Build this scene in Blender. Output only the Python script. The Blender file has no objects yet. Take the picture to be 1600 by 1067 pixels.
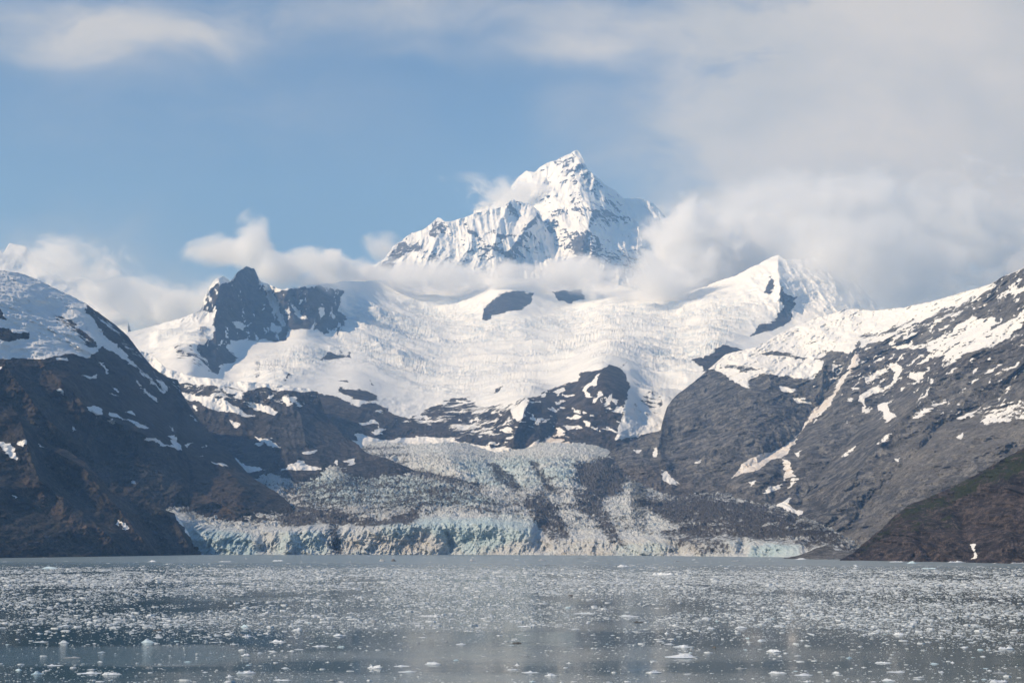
import bpy, math, random
import numpy as np
from mathutils import Vector, Euler
random.seed(7)
RNG = np.random.default_rng(7)
S = bpy.context.scene
COL = S.collection

# ------------------------------------------------------------------ camera
F = 2222.0                      # focal length in photo pixels (50 mm on 36 mm, photo 1600 wide)
TH = math.atan(314.5 / F)       # camera tilts up: the water horizon lies at photo row 848
CAMH = 20.0                     # eye height on the ship, metres
cam = bpy.data.cameras.new('camera')
camo = bpy.data.objects.new('camera', cam); COL.objects.link(camo)
cam.sensor_width = 36.0; cam.lens = 36.0 * F / 1600.0
camo.location = (0, 0, CAMH); camo.rotation_euler = (math.pi / 2 + TH, 0, 0)
cam.clip_start = 1.0; cam.clip_end = 80000.0
S.camera = camo

# ------------------------------------------------------------------ light
SUN_EL, SUN_AZ = math.radians(35), math.radians(-111)    # azimuth from +Y (view) towards +X: left and behind the camera
sd = Vector((math.sin(SUN_AZ) * math.cos(SUN_EL), math.cos(SUN_AZ) * math.cos(SUN_EL), math.sin(SUN_EL)))
sl = bpy.data.lights.new('sun', 'SUN'); sl.energy = 5.0; sl.angle = math.radians(0.5); sl.color = (1.0, 0.95, 0.87)
so = bpy.data.objects.new('sun', sl); COL.objects.link(so)
so.rotation_euler = sd.to_track_quat('Z', 'Y').to_euler()
S.view_settings.view_transform = 'Standard'; S.view_settings.look = 'None'
S.view_settings.exposure = -0.10; S.view_settings.gamma = 1.0
S.render.engine = 'CYCLES'
cy = S.cycles
cy.use_denoising = True
try: cy.denoiser = 'OPENIMAGEDENOISE'
except Exception: pass
cy.max_bounces = 14; cy.diffuse_bounces = 2; cy.glossy_bounces = 2; cy.transmission_bounces = 2
cy.volume_bounces = 12; cy.transparent_max_bounces = 16
cy.volume_step_rate = 1.0; cy.volume_max_steps = 256

def P(px, py, d):
    """photo column / row at world depth Y=d -> world point"""
    a = (np.asarray(px, float) - 800.0) / F; b = (533.5 - np.asarray(py, float)) / F
    yc = math.cos(TH) - b * math.sin(TH); zc = b * math.cos(TH) + math.sin(TH)
    k = d / yc
    return np.stack([a * k, np.broadcast_to(d, np.shape(k)) * 1.0, CAMH + zc * k], -1)
def water_d(py):
    b = (533.5 - py) / F
    return CAMH * (math.cos(TH) - b * math.sin(TH)) / -(b * math.cos(TH) + math.sin(TH))
def ground(px, py):
    return P(px, py, water_d(py))

# ------------------------------------------------------------------ nodes
class NT:
    def __init__(s, tree): s.t = tree; s.n = tree.nodes; s.l = tree.links
    def new(s, typ, **kw):
        n = s.n.new(typ)
        for k, v in kw.items(): setattr(n, k, v)
        return n
    def put(s, sock, v):
        if isinstance(v, bpy.types.NodeSocket): s.l.new(v, sock)
        elif v is not None:
            if hasattr(sock.default_value, '__len__') and not hasattr(v, '__len__'): v = [v] * len(sock.default_value)
            if hasattr(v, '__len__') and len(sock.default_value) == 4 and len(v) == 3: v = tuple(v) + (1.0,)
            sock.default_value = v
    def m(s, op, a, b=None, c=None, clamp=False):
        n = s.new('ShaderNodeMath', operation=op); n.use_clamp = clamp
        for i, v in enumerate((a, b, c)):
            if v is not None: s.put(n.inputs[i], v)
        return n.outputs[0]
    def vm(s, op, a, b=None, scale=None):
        n = s.new('ShaderNodeVectorMath', operation=op)
        s.put(n.inputs[0], a)
        if b is not None: s.put(n.inputs[1], b)
        if scale is not None: s.put(n.inputs['Scale'], scale)
        return n.outputs['Value'] if op in ('LENGTH', 'DOT_PRODUCT', 'DISTANCE') else n.outputs[0]
    def rng(s, v, a, b, c=0.0, d=1.0, smooth=False):
        n = s.new('ShaderNodeMapRange'); n.interpolation_type = 'SMOOTHSTEP' if smooth else 'LINEAR'
        for i, x in enumerate((v, a, b, c, d)): s.put(n.inputs[i], x)
        return n.outputs[0]
    def noise(s, vec, scale, detail=4, rough=0.55, dist=0.0, ntype='FBM'):
        n = s.new('ShaderNodeTexNoise'); n.noise_type = ntype
        s.put(n.inputs['Vector'], vec); n.inputs['Scale'].default_value = scale; n.inputs['Detail'].default_value = detail
        n.inputs['Roughness'].default_value = rough; n.inputs['Distortion'].default_value = dist
        return n.outputs['Fac']
    def voro(s, vec, scale, feature='F1', rand=1.0):
        n = s.new('ShaderNodeTexVoronoi'); n.feature = feature
        s.put(n.inputs['Vector'], vec); n.inputs['Scale'].default_value = scale; n.inputs['Randomness'].default_value = rand
        return n.outputs['Distance']
    def mix(s, f, a, b):
        n = s.new('ShaderNodeMix', data_type='RGBA')
        s.put(n.inputs[0], f); s.put(n.inputs[6], a); s.put(n.inputs[7], b)
        return n.outputs[2]
    def attr(s, name):
        n = s.new('ShaderNodeAttribute', attribute_name=name); return n.outputs['Fac']
    def pos(s): return s.new('ShaderNodeNewGeometry').outputs['Position']
    def bump(s, h, dist, strength=1.0, nrm=None):
        n = s.new('ShaderNodeBump'); s.put(n.inputs['Height'], h); n.inputs['Distance'].default_value = dist
        n.inputs['Strength'].default_value = strength
        if nrm is not None: s.put(n.inputs['Normal'], nrm)
        return n.outputs[0]
def material(name):
    m = bpy.data.materials.new(name); m.use_nodes = True; m.node_tree.nodes.clear()
    t = NT(m.node_tree); out = t.new('ShaderNodeOutputMaterial')
    return m, t, out
def principled(t, out, color, rough=0.8, normal=None, spec=0.3, **kw):
    b = t.new('ShaderNodeBsdfPrincipled')
    t.put(b.inputs['Base Color'], color); t.put(b.inputs['Roughness'], rough)
    b.inputs['Specular IOR Level'].default_value = spec
    if normal is not None: t.put(b.inputs['Normal'], normal)
    for k, v in kw.items(): t.put(b.inputs[k.replace('_', ' ')], v)
    t.l.new(b.outputs[0], out.inputs['Surface']); return b
def smap(t, vec, sx, sy, sz):
    return t.vm('MULTIPLY', vec, (sx, sy, sz))

# ------------------------------------------------------------------ world: Nishita sky with high cloud
W = bpy.data.worlds.new('World'); S.world = W; W.use_nodes = True
W.node_tree.nodes.clear(); t = NT(W.node_tree)
sky = t.new('ShaderNodeTexSky', sky_type='NISHITA'); sky.sun_disc = False
sky.sun_elevation = SUN_EL; sky.sun_rotation = SUN_AZ
sky.altitude = 0; sky.air_density = 1.0; sky.dust_density = 0.4; sky.ozone_density = 2.0
tc = t.new('ShaderNodeTexCoord').outputs['Generated']
sx = t.new('ShaderNodeSeparateXYZ'); t.put(sx.inputs[0], tc)
yy = t.m('MAXIMUM', sx.outputs[1], 0.12)
u = t.m('DIVIDE', sx.outputs[0], yy); v = t.m('DIVIDE', sx.outputs[2], yy)
cx = t.new('ShaderNodeCombineXYZ'); t.put(cx.inputs[0], u); t.put(cx.inputs[1], v)
uv = cx.outputs[0]
wn = t.new('ShaderNodeTexNoise'); t.put(wn.inputs['Vector'], uv); wn.inputs['Scale'].default_value = 5.0; wn.inputs['Detail'].default_value = 5
warp = t.vm('SCALE', t.vm('SUBTRACT', wn.outputs['Color'], (0.5, 0.5, 0.5)), scale=0.10)
uvw = t.vm('ADD', uv, warp)
SKYBLOBS = [  # photo column, row, radius x, radius y, amount
 (1560, 180, 360, 350, 1.8), (1320, 70, 240, 160, 1.05), (1220, 180, 120, 140, .95), (1330, 320, 170, 110, 1.0), (1180, 400, 130, 70, .7),
 (110, 55, 190, 55, .85), (330, 35, 220, 48, .55), (620, 12, 260, 34, .55), (880, 75, 105, 24, .62), (950, 30, 170, 30, .45),
 (885, 170, 45, 50, .20), (1010, 250, 100, 50, .28), (650, 70, 80, 15, .20), (400, 150, 330, 60, .16), (150, 230, 260, 80, .22), (520, 230, 200, 60, .10), (90, 420, 130, 70, .8), (230, 490, 130, 50, .7)]
tot = None
for (bx, by, rx, ry, w) in SKYBLOBS:
    c = P(bx, by, 1.0) - np.array([0, 0, CAMH])
    c = P(bx, by, 1.0); cu, cv = float(c[0]), float(c[2] - CAMH)
    dlt = t.vm('SUBTRACT', uvw, (cu, cv, 0.0))
    dlt = t.vm('MULTIPLY', dlt, (F / rx, F / ry, 0.0))
    r2 = t.vm('DOT_PRODUCT', dlt, dlt)
    g = t.m('MULTIPLY', t.m('EXPONENT', t.m('MULTIPLY', r2, -0.8)), w)
    tot = g if tot is None else t.m('ADD', tot, g)
n1 = t.noise(t.vm('MULTIPLY', uvw, (1, 2.3, 1)), 8.0, 8, 0.58, 0.3)
n2 = t.noise(t.vm('MULTIPLY', uvw, (1, 2.2, 1)), 2.6, 4, 0.5, 0.2)
cov = t.m('ADD', t.m('MULTIPLY', tot, t.rng(n1, 0.32, 0.68, 0.45, 1.4)), t.rng(n2, 0.40, 0.8, 0.02, 0.22))
cov = t.rng(cov, 0.02, 1.25, 0.0, 0.97, smooth=True)
shade = t.noise(t.vm('MULTIPLY', uvw, (1, 1.6, 1)), 5.0, 5, 0.55)
ccol = t.mix(t.rng(shade, 0.36, 0.64), (4.9, 5.15, 5.4), (6.8, 6.75, 6.6))
skyc = t.vm('MULTIPLY', sky.outputs[0], (0.60, 0.775, 1.03))
bg = t.new('ShaderNodeBackground'); t.put(bg.inputs[0], t.mix(cov, skyc, ccol)); bg.inputs[1].default_value = 0.10
wo = t.new('ShaderNodeOutputWorld'); t.l.new(bg.outputs[0], wo.inputs[0])

# ------------------------------------------------------------------ numeric tools
_perm = np.random.default_rng(11).permutation(256).astype(np.int64); _perm = np.concatenate([_perm, _perm, _perm])
_g3 = np.random.default_rng(5).normal(size=(256, 3)); _g3 /= np.linalg.norm(_g3, axis=1)[:, None]
def perlin(x, y, z=0.0):
    x, y, z = np.broadcast_arrays(np.asarray(x, float), y, z)
    xi = np.floor(x).astype(np.int64); yi = np.floor(y).astype(np.int64); zi = np.floor(z).astype(np.int64)
    xf, yf, zf = x - xi, y - yi, z - zi
    xi &= 255; yi &= 255; zi &= 255
    fu, fv, fw = [q * q * q * (q * (q * 6 - 15) + 10) for q in (xf, yf, zf)]
    def g(a, b, c):
        h = _perm[_perm[_perm[(xi + a) & 255] + ((yi + b) & 255)] + ((zi + c) & 255)]
        gr = _g3[h]
        return gr[..., 0] * (xf - a) + gr[..., 1] * (yf - b) + gr[..., 2] * (zf - c)
    def lp(a, b, w): return a + (b - a) * w
    return 1.5 * lp(lp(lp(g(0,0,0), g(1,0,0), fu), lp(g(0,1,0), g(1,1,0), fu), fv), lp(lp(g(0,0,1), g(1,0,1), fu), lp(g(0,1,1), g(1,1,1), fu), fv), fw)
def fbm(x, y, z=0.0, o=5, gain=0.5, lac=2.03):
    s = 0; a = 1.0; n = 0
    for i in range(o):
        s = s + a * perlin(x + 17.3 * i, y + 5.1 * i, z + 3.7 * i); n += a
        x = x * lac; y = y * lac; z = z * lac; a *= gain
    return s / n
def ridged(x, y, z=0.0, o=5, gain=0.5, lac=2.07):
    """0..1, sharp crests"""
    s = 0; a = 1.0; n = 0; w = 1.0
    for i in range(o):
        r = 1 - np.abs(perlin(x + 11.3 * i, y + 7.7 * i, z + 1.9 * i)); r = r * r
        s = s + a * r * w; n += a; w = np.clip(r * 1.6, 0, 1)
        x = x * lac; y = y * lac; z = z * lac; a *= gain
    return s / n
def sstep(a, b, x):
    t_ = np.clip((x - a) / (b - a), 0, 1); return t_ * t_ * (3 - 2 * t_)
def seg_dist(px, py, pts, closed=False):
    pts = np.asarray(pts, float); n = len(pts); best = np.full(px.shape, 1e18); arc = np.zeros(px.shape)
    for i in range(n if closed else n - 1):
        a, b = pts[i], pts[(i + 1) % n]; ab = b - a; L2 = max((ab ** 2).sum(), 1e-9)
        tt = np.clip(((px - a[0]) * ab[0] + (py - a[1]) * ab[1]) / L2, 0, 1)
        dd = (px - a[0] - tt * ab[0]) ** 2 + (py - a[1] - tt * ab[1]) ** 2
        arc = np.where(dd < best, (i + tt) / max(n - 1, 1), arc); best = np.minimum(best, dd)
    return np.sqrt(best), arc
def inside(px, py, pts):
    c = np.zeros(px.shape, bool); n = len(pts)
    for i in range(n):
        x1, y1 = pts[i]; x2, y2 = pts[(i + 1) % n]
        if y1 == y2: continue
        c ^= ((y1 > py) != (y2 > py)) & (px < (x2 - x1) * (py - y1) / (y2 - y1) + x1)
    return c
def paint(field, px, py, pts, val, feather=3.0):
    """blend val into field inside a traced patch (points in photo pixels)"""
    p = np.asarray(pts, float); m = feather + 2
    box = (px > p[:, 0].min() - m) & (px < p[:, 0].max() + m) & (py > p[:, 1].min() - m) & (py < p[:, 1].max() + m)
    if not box.any(): return
    x, y = px[box], py[box]
    d, _ = seg_dist(x, y, pts, True); s = np.where(inside(x, y, pts), d, -d)
    w = sstep(-feather, feather, s); f = field[box]; field[box] = f + (val - f) * w
def stroke(field, px, py, pts, val, width, feather=2.0):
    p = np.asarray(pts, float); m = width + feather + 2
    box = (px > p[:, 0].min() - m) & (px < p[:, 0].max() + m) & (py > p[:, 1].min() - m) & (py < p[:, 1].max() + m)
    if not box.any(): return
    d, _ = seg_dist(px[box], py[box], pts); w = 1 - sstep(width - feather, width + feather, d)
    f = field[box]; field[box] = f + (val - f) * w
def tps(ctrl, px, py):
    """thin-plate spline through (column, row, depth) control points"""
    c = np.array(ctrl, float); X = c[:, :2] / 200.0; n = len(X)
    def U(r2): return 0.5 * r2 * np.log(r2 + 1e-12)
    K = U(((X[:, None] - X[None]) ** 2).sum(-1)) + np.eye(n) * 0.004
    Pm = np.hstack([np.ones((n, 1)), X]); A = np.zeros((n + 3, n + 3)); A[:n, :n] = K; A[:n, n:] = Pm; A[n:, :n] = Pm.T
    w = np.linalg.solve(A, np.concatenate([np.log(c[:, 2]), np.zeros(3)]))
    x, y = px / 200.0, py / 200.0
    s = w[n] + w[n + 1] * x + w[n + 2] * y
    for i in range(n): s = s + w[i] * U((x - X[i, 0]) ** 2 + (y - X[i, 1]) ** 2)
    return np.exp(s)

def mesh_from(name, verts, faces_flat, fsize, mat, attrs=None, smooth=True):
    me = bpy.data.meshes.new(name); nv = len(verts); nf = len(faces_flat) // fsize if isinstance(fsize, int) else len(fsize)
    me.vertices.add(nv); me.vertices.foreach_set('co', np.ascontiguousarray(verts, np.float32).ravel())
    me.loops.add(len(faces_flat)); me.loops.foreach_set('vertex_index', np.asarray(faces_flat, np.int32))
    me.polygons.add(nf)
    if isinstance(fsize, int): st = np.arange(nf, dtype=np.int32) * fsize
    else: st = np.concatenate([[0], np.cumsum(fsize)[:-1]]).astype(np.int32)
    me.polygons.foreach_set('loop_start', st)
    me.polygons.foreach_set('use_smooth', np.full(nf, smooth, bool))
    for k, a in (attrs or {}).items():
        at = me.attributes.new(k, 'FLOAT', 'POINT'); at.data.foreach_set('value', np.ascontiguousarray(a, np.float32).ravel())
    me.update(calc_edges=True); me.materials.append(mat)
    return me
def link(name, me, label=None, kind=None, cat=None, group=None, parent=None):
    o = bpy.data.objects.new(name, me); COL.objects.link(o)
    if label: o['label'] = label
    if kind: o['kind'] = kind
    if cat: o['category'] = cat
    if group: o['group'] = group
    if parent: o.parent = parent
    return o
def grid_faces(ny, nx, flip=False):
    i = np.arange(ny - 1)[:, None] * nx + np.arange(nx - 1)[None]
    q = np.stack([i, i + 1, i + nx + 1, i + nx], -1).reshape(-1, 4)
    return (q[:, ::-1] if flip else q).ravel()

def relief(name, label, mat, x0, x1, step, top, bot, ctrl, rows, jag=0.0, jagl=14.0, disp=None, strokes=(), snow=None, tone=None,
           back=(8, 120.0, 90.0), vpow=1.0, zdisp=None, extra=None, base=-1.0, wskew=None):
    nx = int((x1 - x0) / step) + 1
    cx_ = np.linspace(x0, x1, nx); top = np.array(top, float); bot = np.array(bot, float)
    ty = np.interp(cx_, top[:, 0], top[:, 1]); by = np.interp(cx_, bot[:, 0], bot[:, 1])
    if jag:
        ty = ty + jag * (fbm(cx_ / jagl, 3.3, 0.7, 5, .6) + 0.6 * (ridged(cx_ / (jagl * .6), 9.1, 2.2, 3) - .5))
    v_ = np.linspace(0, 1, rows) ** vpow
    px = np.broadcast_to(cx_, (rows, nx)).copy(); py = by[None] + (ty - by)[None] * v_[:, None]
    d = tps(ctrl, px, py)
    for (pts, amp, wid, sharp) in strokes:      # ridge: negative amp comes forward, gully: positive
        pts = np.array(pts, float)
        wob = 0.35 * wid * fbm(px / (wid * 1.3 + 6), py / (wid * 1.3 + 6), .5, 3)
        dist, arc = seg_dist(px + wob, py + wob * .7, pts)
        fall = np.exp(-dist / wid) if sharp else np.exp(-(dist / wid) ** 2)
        d = d + amp * fall * np.clip(arc * 6 + .25, 0, 1) * np.clip((1 - arc) * 6 + .25, 0, 1)
    XYZ = P(px, py, d)
    if disp is not None: d = d + disp(XYZ[..., 0], XYZ[..., 1], XYZ[..., 2], px, py); XYZ = P(px, py, d)
    if zdisp is not None: XYZ[..., 2] += zdisp(XYZ[..., 0], XYZ[..., 1], XYZ[..., 2], px, py)
    sn = np.full(px.shape, base); tn = np.zeros(px.shape)
    if wskew is not None: sx_ = wskew * py
    else: sx_ = 0
    wx = px + 7 * fbm((px + sx_) / 26, py / 13, 3.1, 3) + 4.5 * fbm(px / 7, py / 5, 8.1, 4, .65); wy = py + 4.5 * fbm(px / 22, py / 12, 6.7, 3) + 3.2 * fbm(px / 7, py / 4, 1.3, 4, .65)
    if snow: snow(sn, wx, wy)
    if tone: tone(tn, wx, wy)
    at = {'snow': sn, 'tone': tn}
    if extra:
        for k, f in extra.items():
            a = np.zeros(px.shape); f(a, wx if k != 'crev' else px, wy if k != 'crev' else py, XYZ); at[k] = a
    # skirt below, back slope behind the crest
    sk = XYZ[0:1].copy(); sk[..., 2] -= 60.0; sk[..., 1] += 5
    parts = [sk, XYZ]; k_, run, drop = back
    for k in range(1, k_ + 1):
        q = XYZ[-1:].copy(); q[..., 1] += run * k ** 1.25; q[..., 2] -= drop * k ** 1.25 - 18 * fbm(q[..., 0] / 150, q[..., 1] / 150, 0.0, 3) * min(k, 2)
        parts.append(q)
    V = np.concatenate(parts, 0); ny = V.shape[0]
    for a in at: at[a] = np.concatenate([at[a][:1], at[a]] + [at[a][-1:]] * k_, 0)
    me = mesh_from(name, V.reshape(-1, 3), grid_faces(ny, nx), 4, mat, at)
    return link(name, me, label, 'structure')

# ------------------------------------------------------------------ terrain materials
def terrain_mat(name, ra, rb, rc, stretch=(1, 1, 1), ns=0.02, amp=0.5, slopek=0.5, bump=3.0, snow=(0.85, 0.84, 0.82), snow2=(0.76, 0.77, 0.77),
                green=None, crev=0.0, dirty=(0.50, 0.40, 0.32), snowns=1.0, lit=0.0):
    m, t, out = material(name)
    p = t.pos(); ps = smap(t, p, *stretch)
    sa = t.attr('snow'); to = t.attr('tone')
    nz = t.new('ShaderNodeSeparateXYZ'); t.put(nz.inputs[0], t.new('ShaderNodeNewGeometry').outputs['Normal'])
    na = t.noise(ps, ns, 8, 0.62, 0.4); nb = t.noise(ps, ns * 5.5, 6, 0.65, 0.3)
    # rock: large colour fields, strata, grain
    c1 = t.noise(ps, ns * 0.45, 7, 0.65, 0.3); c2 = t.noise(ps, ns * 2.2, 9, 0.72, 0.15)
    rock = t.mix(t.rng(c1, 0.38, 0.62), ra, rb)
    rock = t.mix(t.rng(c2, 0.46, 0.60), rock, rc)
    rock = t.mix(t.m('MULTIPLY', t.rng(to, 0.0, 1.0), t.rng(c2, 0.25, 0.6)), rock, (0.115, 0.085, 0.063))     # brown rusty ground
    rock = t.mix(t.m('MULTIPLY', t.rng(to, 0.0, -1.0), 0.75), rock, (0.22, 0.205, 0.185))   # pale scree
    if green is not None:
        gq = t.m('ADD', t.attr('green'), t.m('MULTIPLY', t.m('SUBTRACT', t.noise(p, 0.07, 9, 0.75), 0.5), 3.2))
        rock = t.mix(t.rng(gq, 0.10, 0.22), rock, t.mix(t.noise(p, 0.4, 3, .6), green, tuple(x * 0.5 for x in green)))
    grain = t.noise(ps, ns * 14, 5, 0.7)
    rock = t.vm('SCALE', rock, scale=t.rng(grain, 0.34, 0.66, 0.35, 1.7))
    sn = t.m('ADD', sa, t.m('MULTIPLY', t.m('SUBTRACT', na, 0.5), amp * 2.2))
    sn = t.m('ADD', sn, t.m('MULTIPLY', t.m('SUBTRACT', nb, 0.5), amp * 1.3))
    if slopek: sn = t.m('ADD', sn, t.m('MULTIPLY', t.m('SUBTRACT', nz.outputs[2], 0.55), slopek))
    sf = t.rng(sn, -0.03, 0.05)
    scol = t.mix(t.rng(t.noise(p, 0.012 * snowns, 6, 0.6), 0.35, 0.7), snow, snow2)
    if crev:   # crevassed ice: bluish cracks between blocks
        ca = t.attr('crev')
        cr = t.noise(smap(t, p, 1.0, 0.45, 1.6), 0.03, 8, 0.7, 0.8)
        ck = t.m('MULTIPLY', t.rng(cr, 0.50, 0.40), ca)
        scol = t.mix(t.m('MULTIPLY', ck, 0.75), scol, (0.50, 0.60, 0.68))
    dn = t.noise(ps, ns * 3, 6, 0.7)
    scol = t.mix(t.m('MULTIPLY', t.rng(t.attr('dirt'), 0.0, 1.0), t.rng(dn, 0.3, 0.65)), scol, dirty)
    col = t.mix(sf, rock, scol)
    hb = t.noise(ps, ns * 4, 9, 0.68, 0.3, ntype='RIDGED_MULTIFRACTAL') if False else t.noise(ps, ns * 4, 9, 0.68, 0.3)
    bh = t.m('MULTIPLY', hb, t.rng(sf, 0, 1, 1.0, 0.16))
    bh = t.m('ADD', bh, t.m('MULTIPLY', sf, 0.03))
    nrm = t.bump(bh, bump * 4, 1.0)
    if crev:
        ch = t.m('MULTIPLY', t.m('MULTIPLY', cr, ca), sf)
        nrm = t.bump(ch, crev * 10, 1.0, nrm)
    principled(t, out, col, t.rng(sf, 0, 1, 0.88, 0.6), nrm, spec=0.15)
    return m

def glacier_mat():
    m, t, out = material('glacier_ice')
    p = t.pos(); de = t.attr('debris_shade'); bl = t.attr('blue'); fc = t.attr('face'); di = t.attr('dirt')
    ps = smap(t, p, 1.0, 0.6, 0.8)
    n1 = t.noise(ps, 0.035, 8, 0.66, 0.5); n2 = t.noise(ps, 0.16, 6, 0.7, 0.3)
    ice = t.mix(t.rng(n2, 0.35, 0.65), (0.52, 0.55, 0.57), (0.80, 0.82, 0.81))
    blue = t.mix(t.rng(n1, 0.35, 0.65), (0.42, 0.58, 0.64), (0.68, 0.78, 0.79))
    n3 = t.noise(smap(t, p, .5, 1.2, 1.5), 0.010, 5, 0.6, 0.2)
    bl = t.m('ADD', bl, t.rng(n3, .35, .65, -.25, .3)); de = t.m('ADD', de, t.rng(n3, .40, .62, -.12, .16))
    bq = t.m('ADD', bl, t.m('MULTIPLY', t.m('SUBTRACT', n1, 0.5), 1.5))
    col = t.mix(t.rng(bq, 0.05, 0.75), ice, blue)
    dt = t.m('ADD', di, t.m('MULTIPLY', t.m('SUBTRACT', t.noise(smap(t, p, 1, 1, 0.5), 0.03, 6, 0.6), 0.5), 1.6))
    col = t.mix(t.rng(dt, 0.25, 0.95, 0, 0.8), col, (0.60, 0.54, 0.47))
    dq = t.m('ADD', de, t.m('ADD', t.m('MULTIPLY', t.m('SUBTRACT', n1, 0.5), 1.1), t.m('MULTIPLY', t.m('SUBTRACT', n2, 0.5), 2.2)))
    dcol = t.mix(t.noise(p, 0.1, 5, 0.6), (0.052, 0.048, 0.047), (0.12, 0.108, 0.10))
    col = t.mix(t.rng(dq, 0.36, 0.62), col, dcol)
    h = t.m('ADD', t.noise(ps, 0.12, 8, 0.72, 0.4), t.m('MULTIPLY', t.noise(smap(t, p, 1.6, 1.2, 0.35), 0.10, 6, 0.65), 0.6))
    nrm = t.bump(h, 9.0, 1.0)
    principled(t, out, col, 0.55, nrm, spec=0.3)
    return m

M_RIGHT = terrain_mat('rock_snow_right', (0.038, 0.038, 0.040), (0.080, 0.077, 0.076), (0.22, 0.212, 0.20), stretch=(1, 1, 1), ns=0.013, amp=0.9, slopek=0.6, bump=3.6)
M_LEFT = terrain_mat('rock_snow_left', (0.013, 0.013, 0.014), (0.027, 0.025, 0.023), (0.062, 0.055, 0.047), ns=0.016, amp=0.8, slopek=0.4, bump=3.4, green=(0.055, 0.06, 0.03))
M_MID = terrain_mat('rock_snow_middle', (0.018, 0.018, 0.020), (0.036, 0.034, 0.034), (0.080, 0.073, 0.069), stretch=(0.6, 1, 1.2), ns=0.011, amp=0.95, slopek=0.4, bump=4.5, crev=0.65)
M_PEAK = terrain_mat('peak_snow_rock', (0.075, 0.068, 0.066), (0.10, 0.088, 0.08), (0.15, 0.135, 0.12), stretch=(1, 1, 0.8), ns=0.007, amp=0.95, slopek=0.9, bump=9.0, snowns=.5)
M_HILL = terrain_mat('rock_green_hill', (0.026, 0.021, 0.019), (0.065, 0.050, 0.044), (0.16, 0.125, 0.108), stretch=(1.3, 1, 0.35), ns=0.035, amp=0.5, slopek=0.0, bump=3.0, green=(0.060, 0.070, 0.018))
M_GLAC = glacier_mat()
# ------------------------------------------------------------------ mountains, far to near
def none(a, px, py, X=None): pass
def dirt0(a, px, py, X): pass

# ---- far left snow summit
relief('mountain', 'distant white snow summit wrapped in cloud above the left ridge', M_PEAK, -140, 200, 1.6,
       [(-140, 420), (-60, 372), (-20, 368), (5, 396), (15, 380), (40, 384), (55, 405), (70, 425), (100, 432), (130, 434), (146, 438), (165, 470), (200, 500)],
       [(-140, 560), (200, 560)],
       [(-140, 560, 8000), (200, 560, 8000), (0, 400, 9000), (150, 450, 9000), (40, 470, 8600)], 60, jag=2.0,
       disp=lambda X, Y, Z, px, py: -110 * ridged(X / 420, Z / 600, Y / 900, 5) + 50, base=0.9,
       snow=lambda a, x, y: None)

# ---- main peak
def peak_disp(X, Y, Z, px, py):
    wx = 120 * perlin(X / 500, Z / 500, 2.0)
    a = ridged((X + wx) / 620, Z / 900, 0.3, 7, .52)
    b = ridged((X + wx) / 120 + Z / 2400, Z / 900, 4.3, 5, .55)
    c = fbm(X / 60, Z / 60, Y / 200, 4, .6)
    return -330 * (a - .5) - 120 * (b - .5) - 42 * c
def peak_snow(a, x, y):
    a[:] = 0.55 - .25 * sstep(300, 420, y)
    paint(a, x, y, [(870, 245), (885, 240), (905, 236), (914, 262), (935, 285), (975, 312), (990, 345), (960, 380), (930, 350), (900, 330), (880, 290), (868, 262)], .12, 10)
    for p_ in ([(851, 352), (858, 330), (880, 320), (888, 333), (868, 352), (850, 375), (838, 388), (815, 394), (822, 378), (838, 368)],
               [(925, 330), (930, 335), (918, 375), (905, 400), (898, 408), (910, 370)],
               [(930, 372), (940, 376), (946, 384), (936, 386)],
               [(975, 365), (990, 372), (998, 380), (985, 378)]):
        paint(a, x, y, p_, -0.12, 8)
relief('mountain', 'highest pyramid shaped snow peak rising into blue sky in the centre', M_PEAK, 740, 1330, 1.15,
       [(740, 330), (780, 312), (795, 300), (800, 290), (808, 280), (822, 266), (835, 270), (843, 262), (853, 255), (868, 250), (873, 248), (885, 242), (897, 237), (903, 234),
        (912, 250), (918, 265), (930, 275), (945, 288), (960, 297), (975, 311), (990, 308), (1005, 310), (1020, 318), (1035, 332), (1060, 362), (1110, 395), (1200, 410), (1330, 440)],
       [(740, 470), (1330, 500)],
       [(740, 470, 10400), (900, 470, 9900), (1100, 470, 10100), (1330, 500, 10000), (903, 234, 12000), (820, 268, 12400), (740, 330, 12600), (975, 311, 12100), (1040, 332, 12700), (1200, 410, 12000), (1330, 440, 11500),
        (880, 320, 11100), (920, 360, 10500), (850, 400, 10500), (990, 380, 11000)], 260, jag=2.6, jagl=16, disp=peak_disp,
       strokes=[([(903, 234), (895, 262), (905, 300), (925, 330), (905, 400)], -190, 24, True), ([(822, 266), (850, 300), (880, 320), (845, 370), (810, 400)], -220, 22, True),
                ([(903, 234), (930, 275), (975, 320), (1000, 380)], -200, 26, False), ([(873, 300), (880, 345), (870, 400)], 160, 20, False), ([(950, 330), (960, 390)], 50, 18, False),
                ([(845, 265), (860, 290)], 100, 8, True)],
       snow=peak_snow, back=(6, 300, 260))
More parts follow.
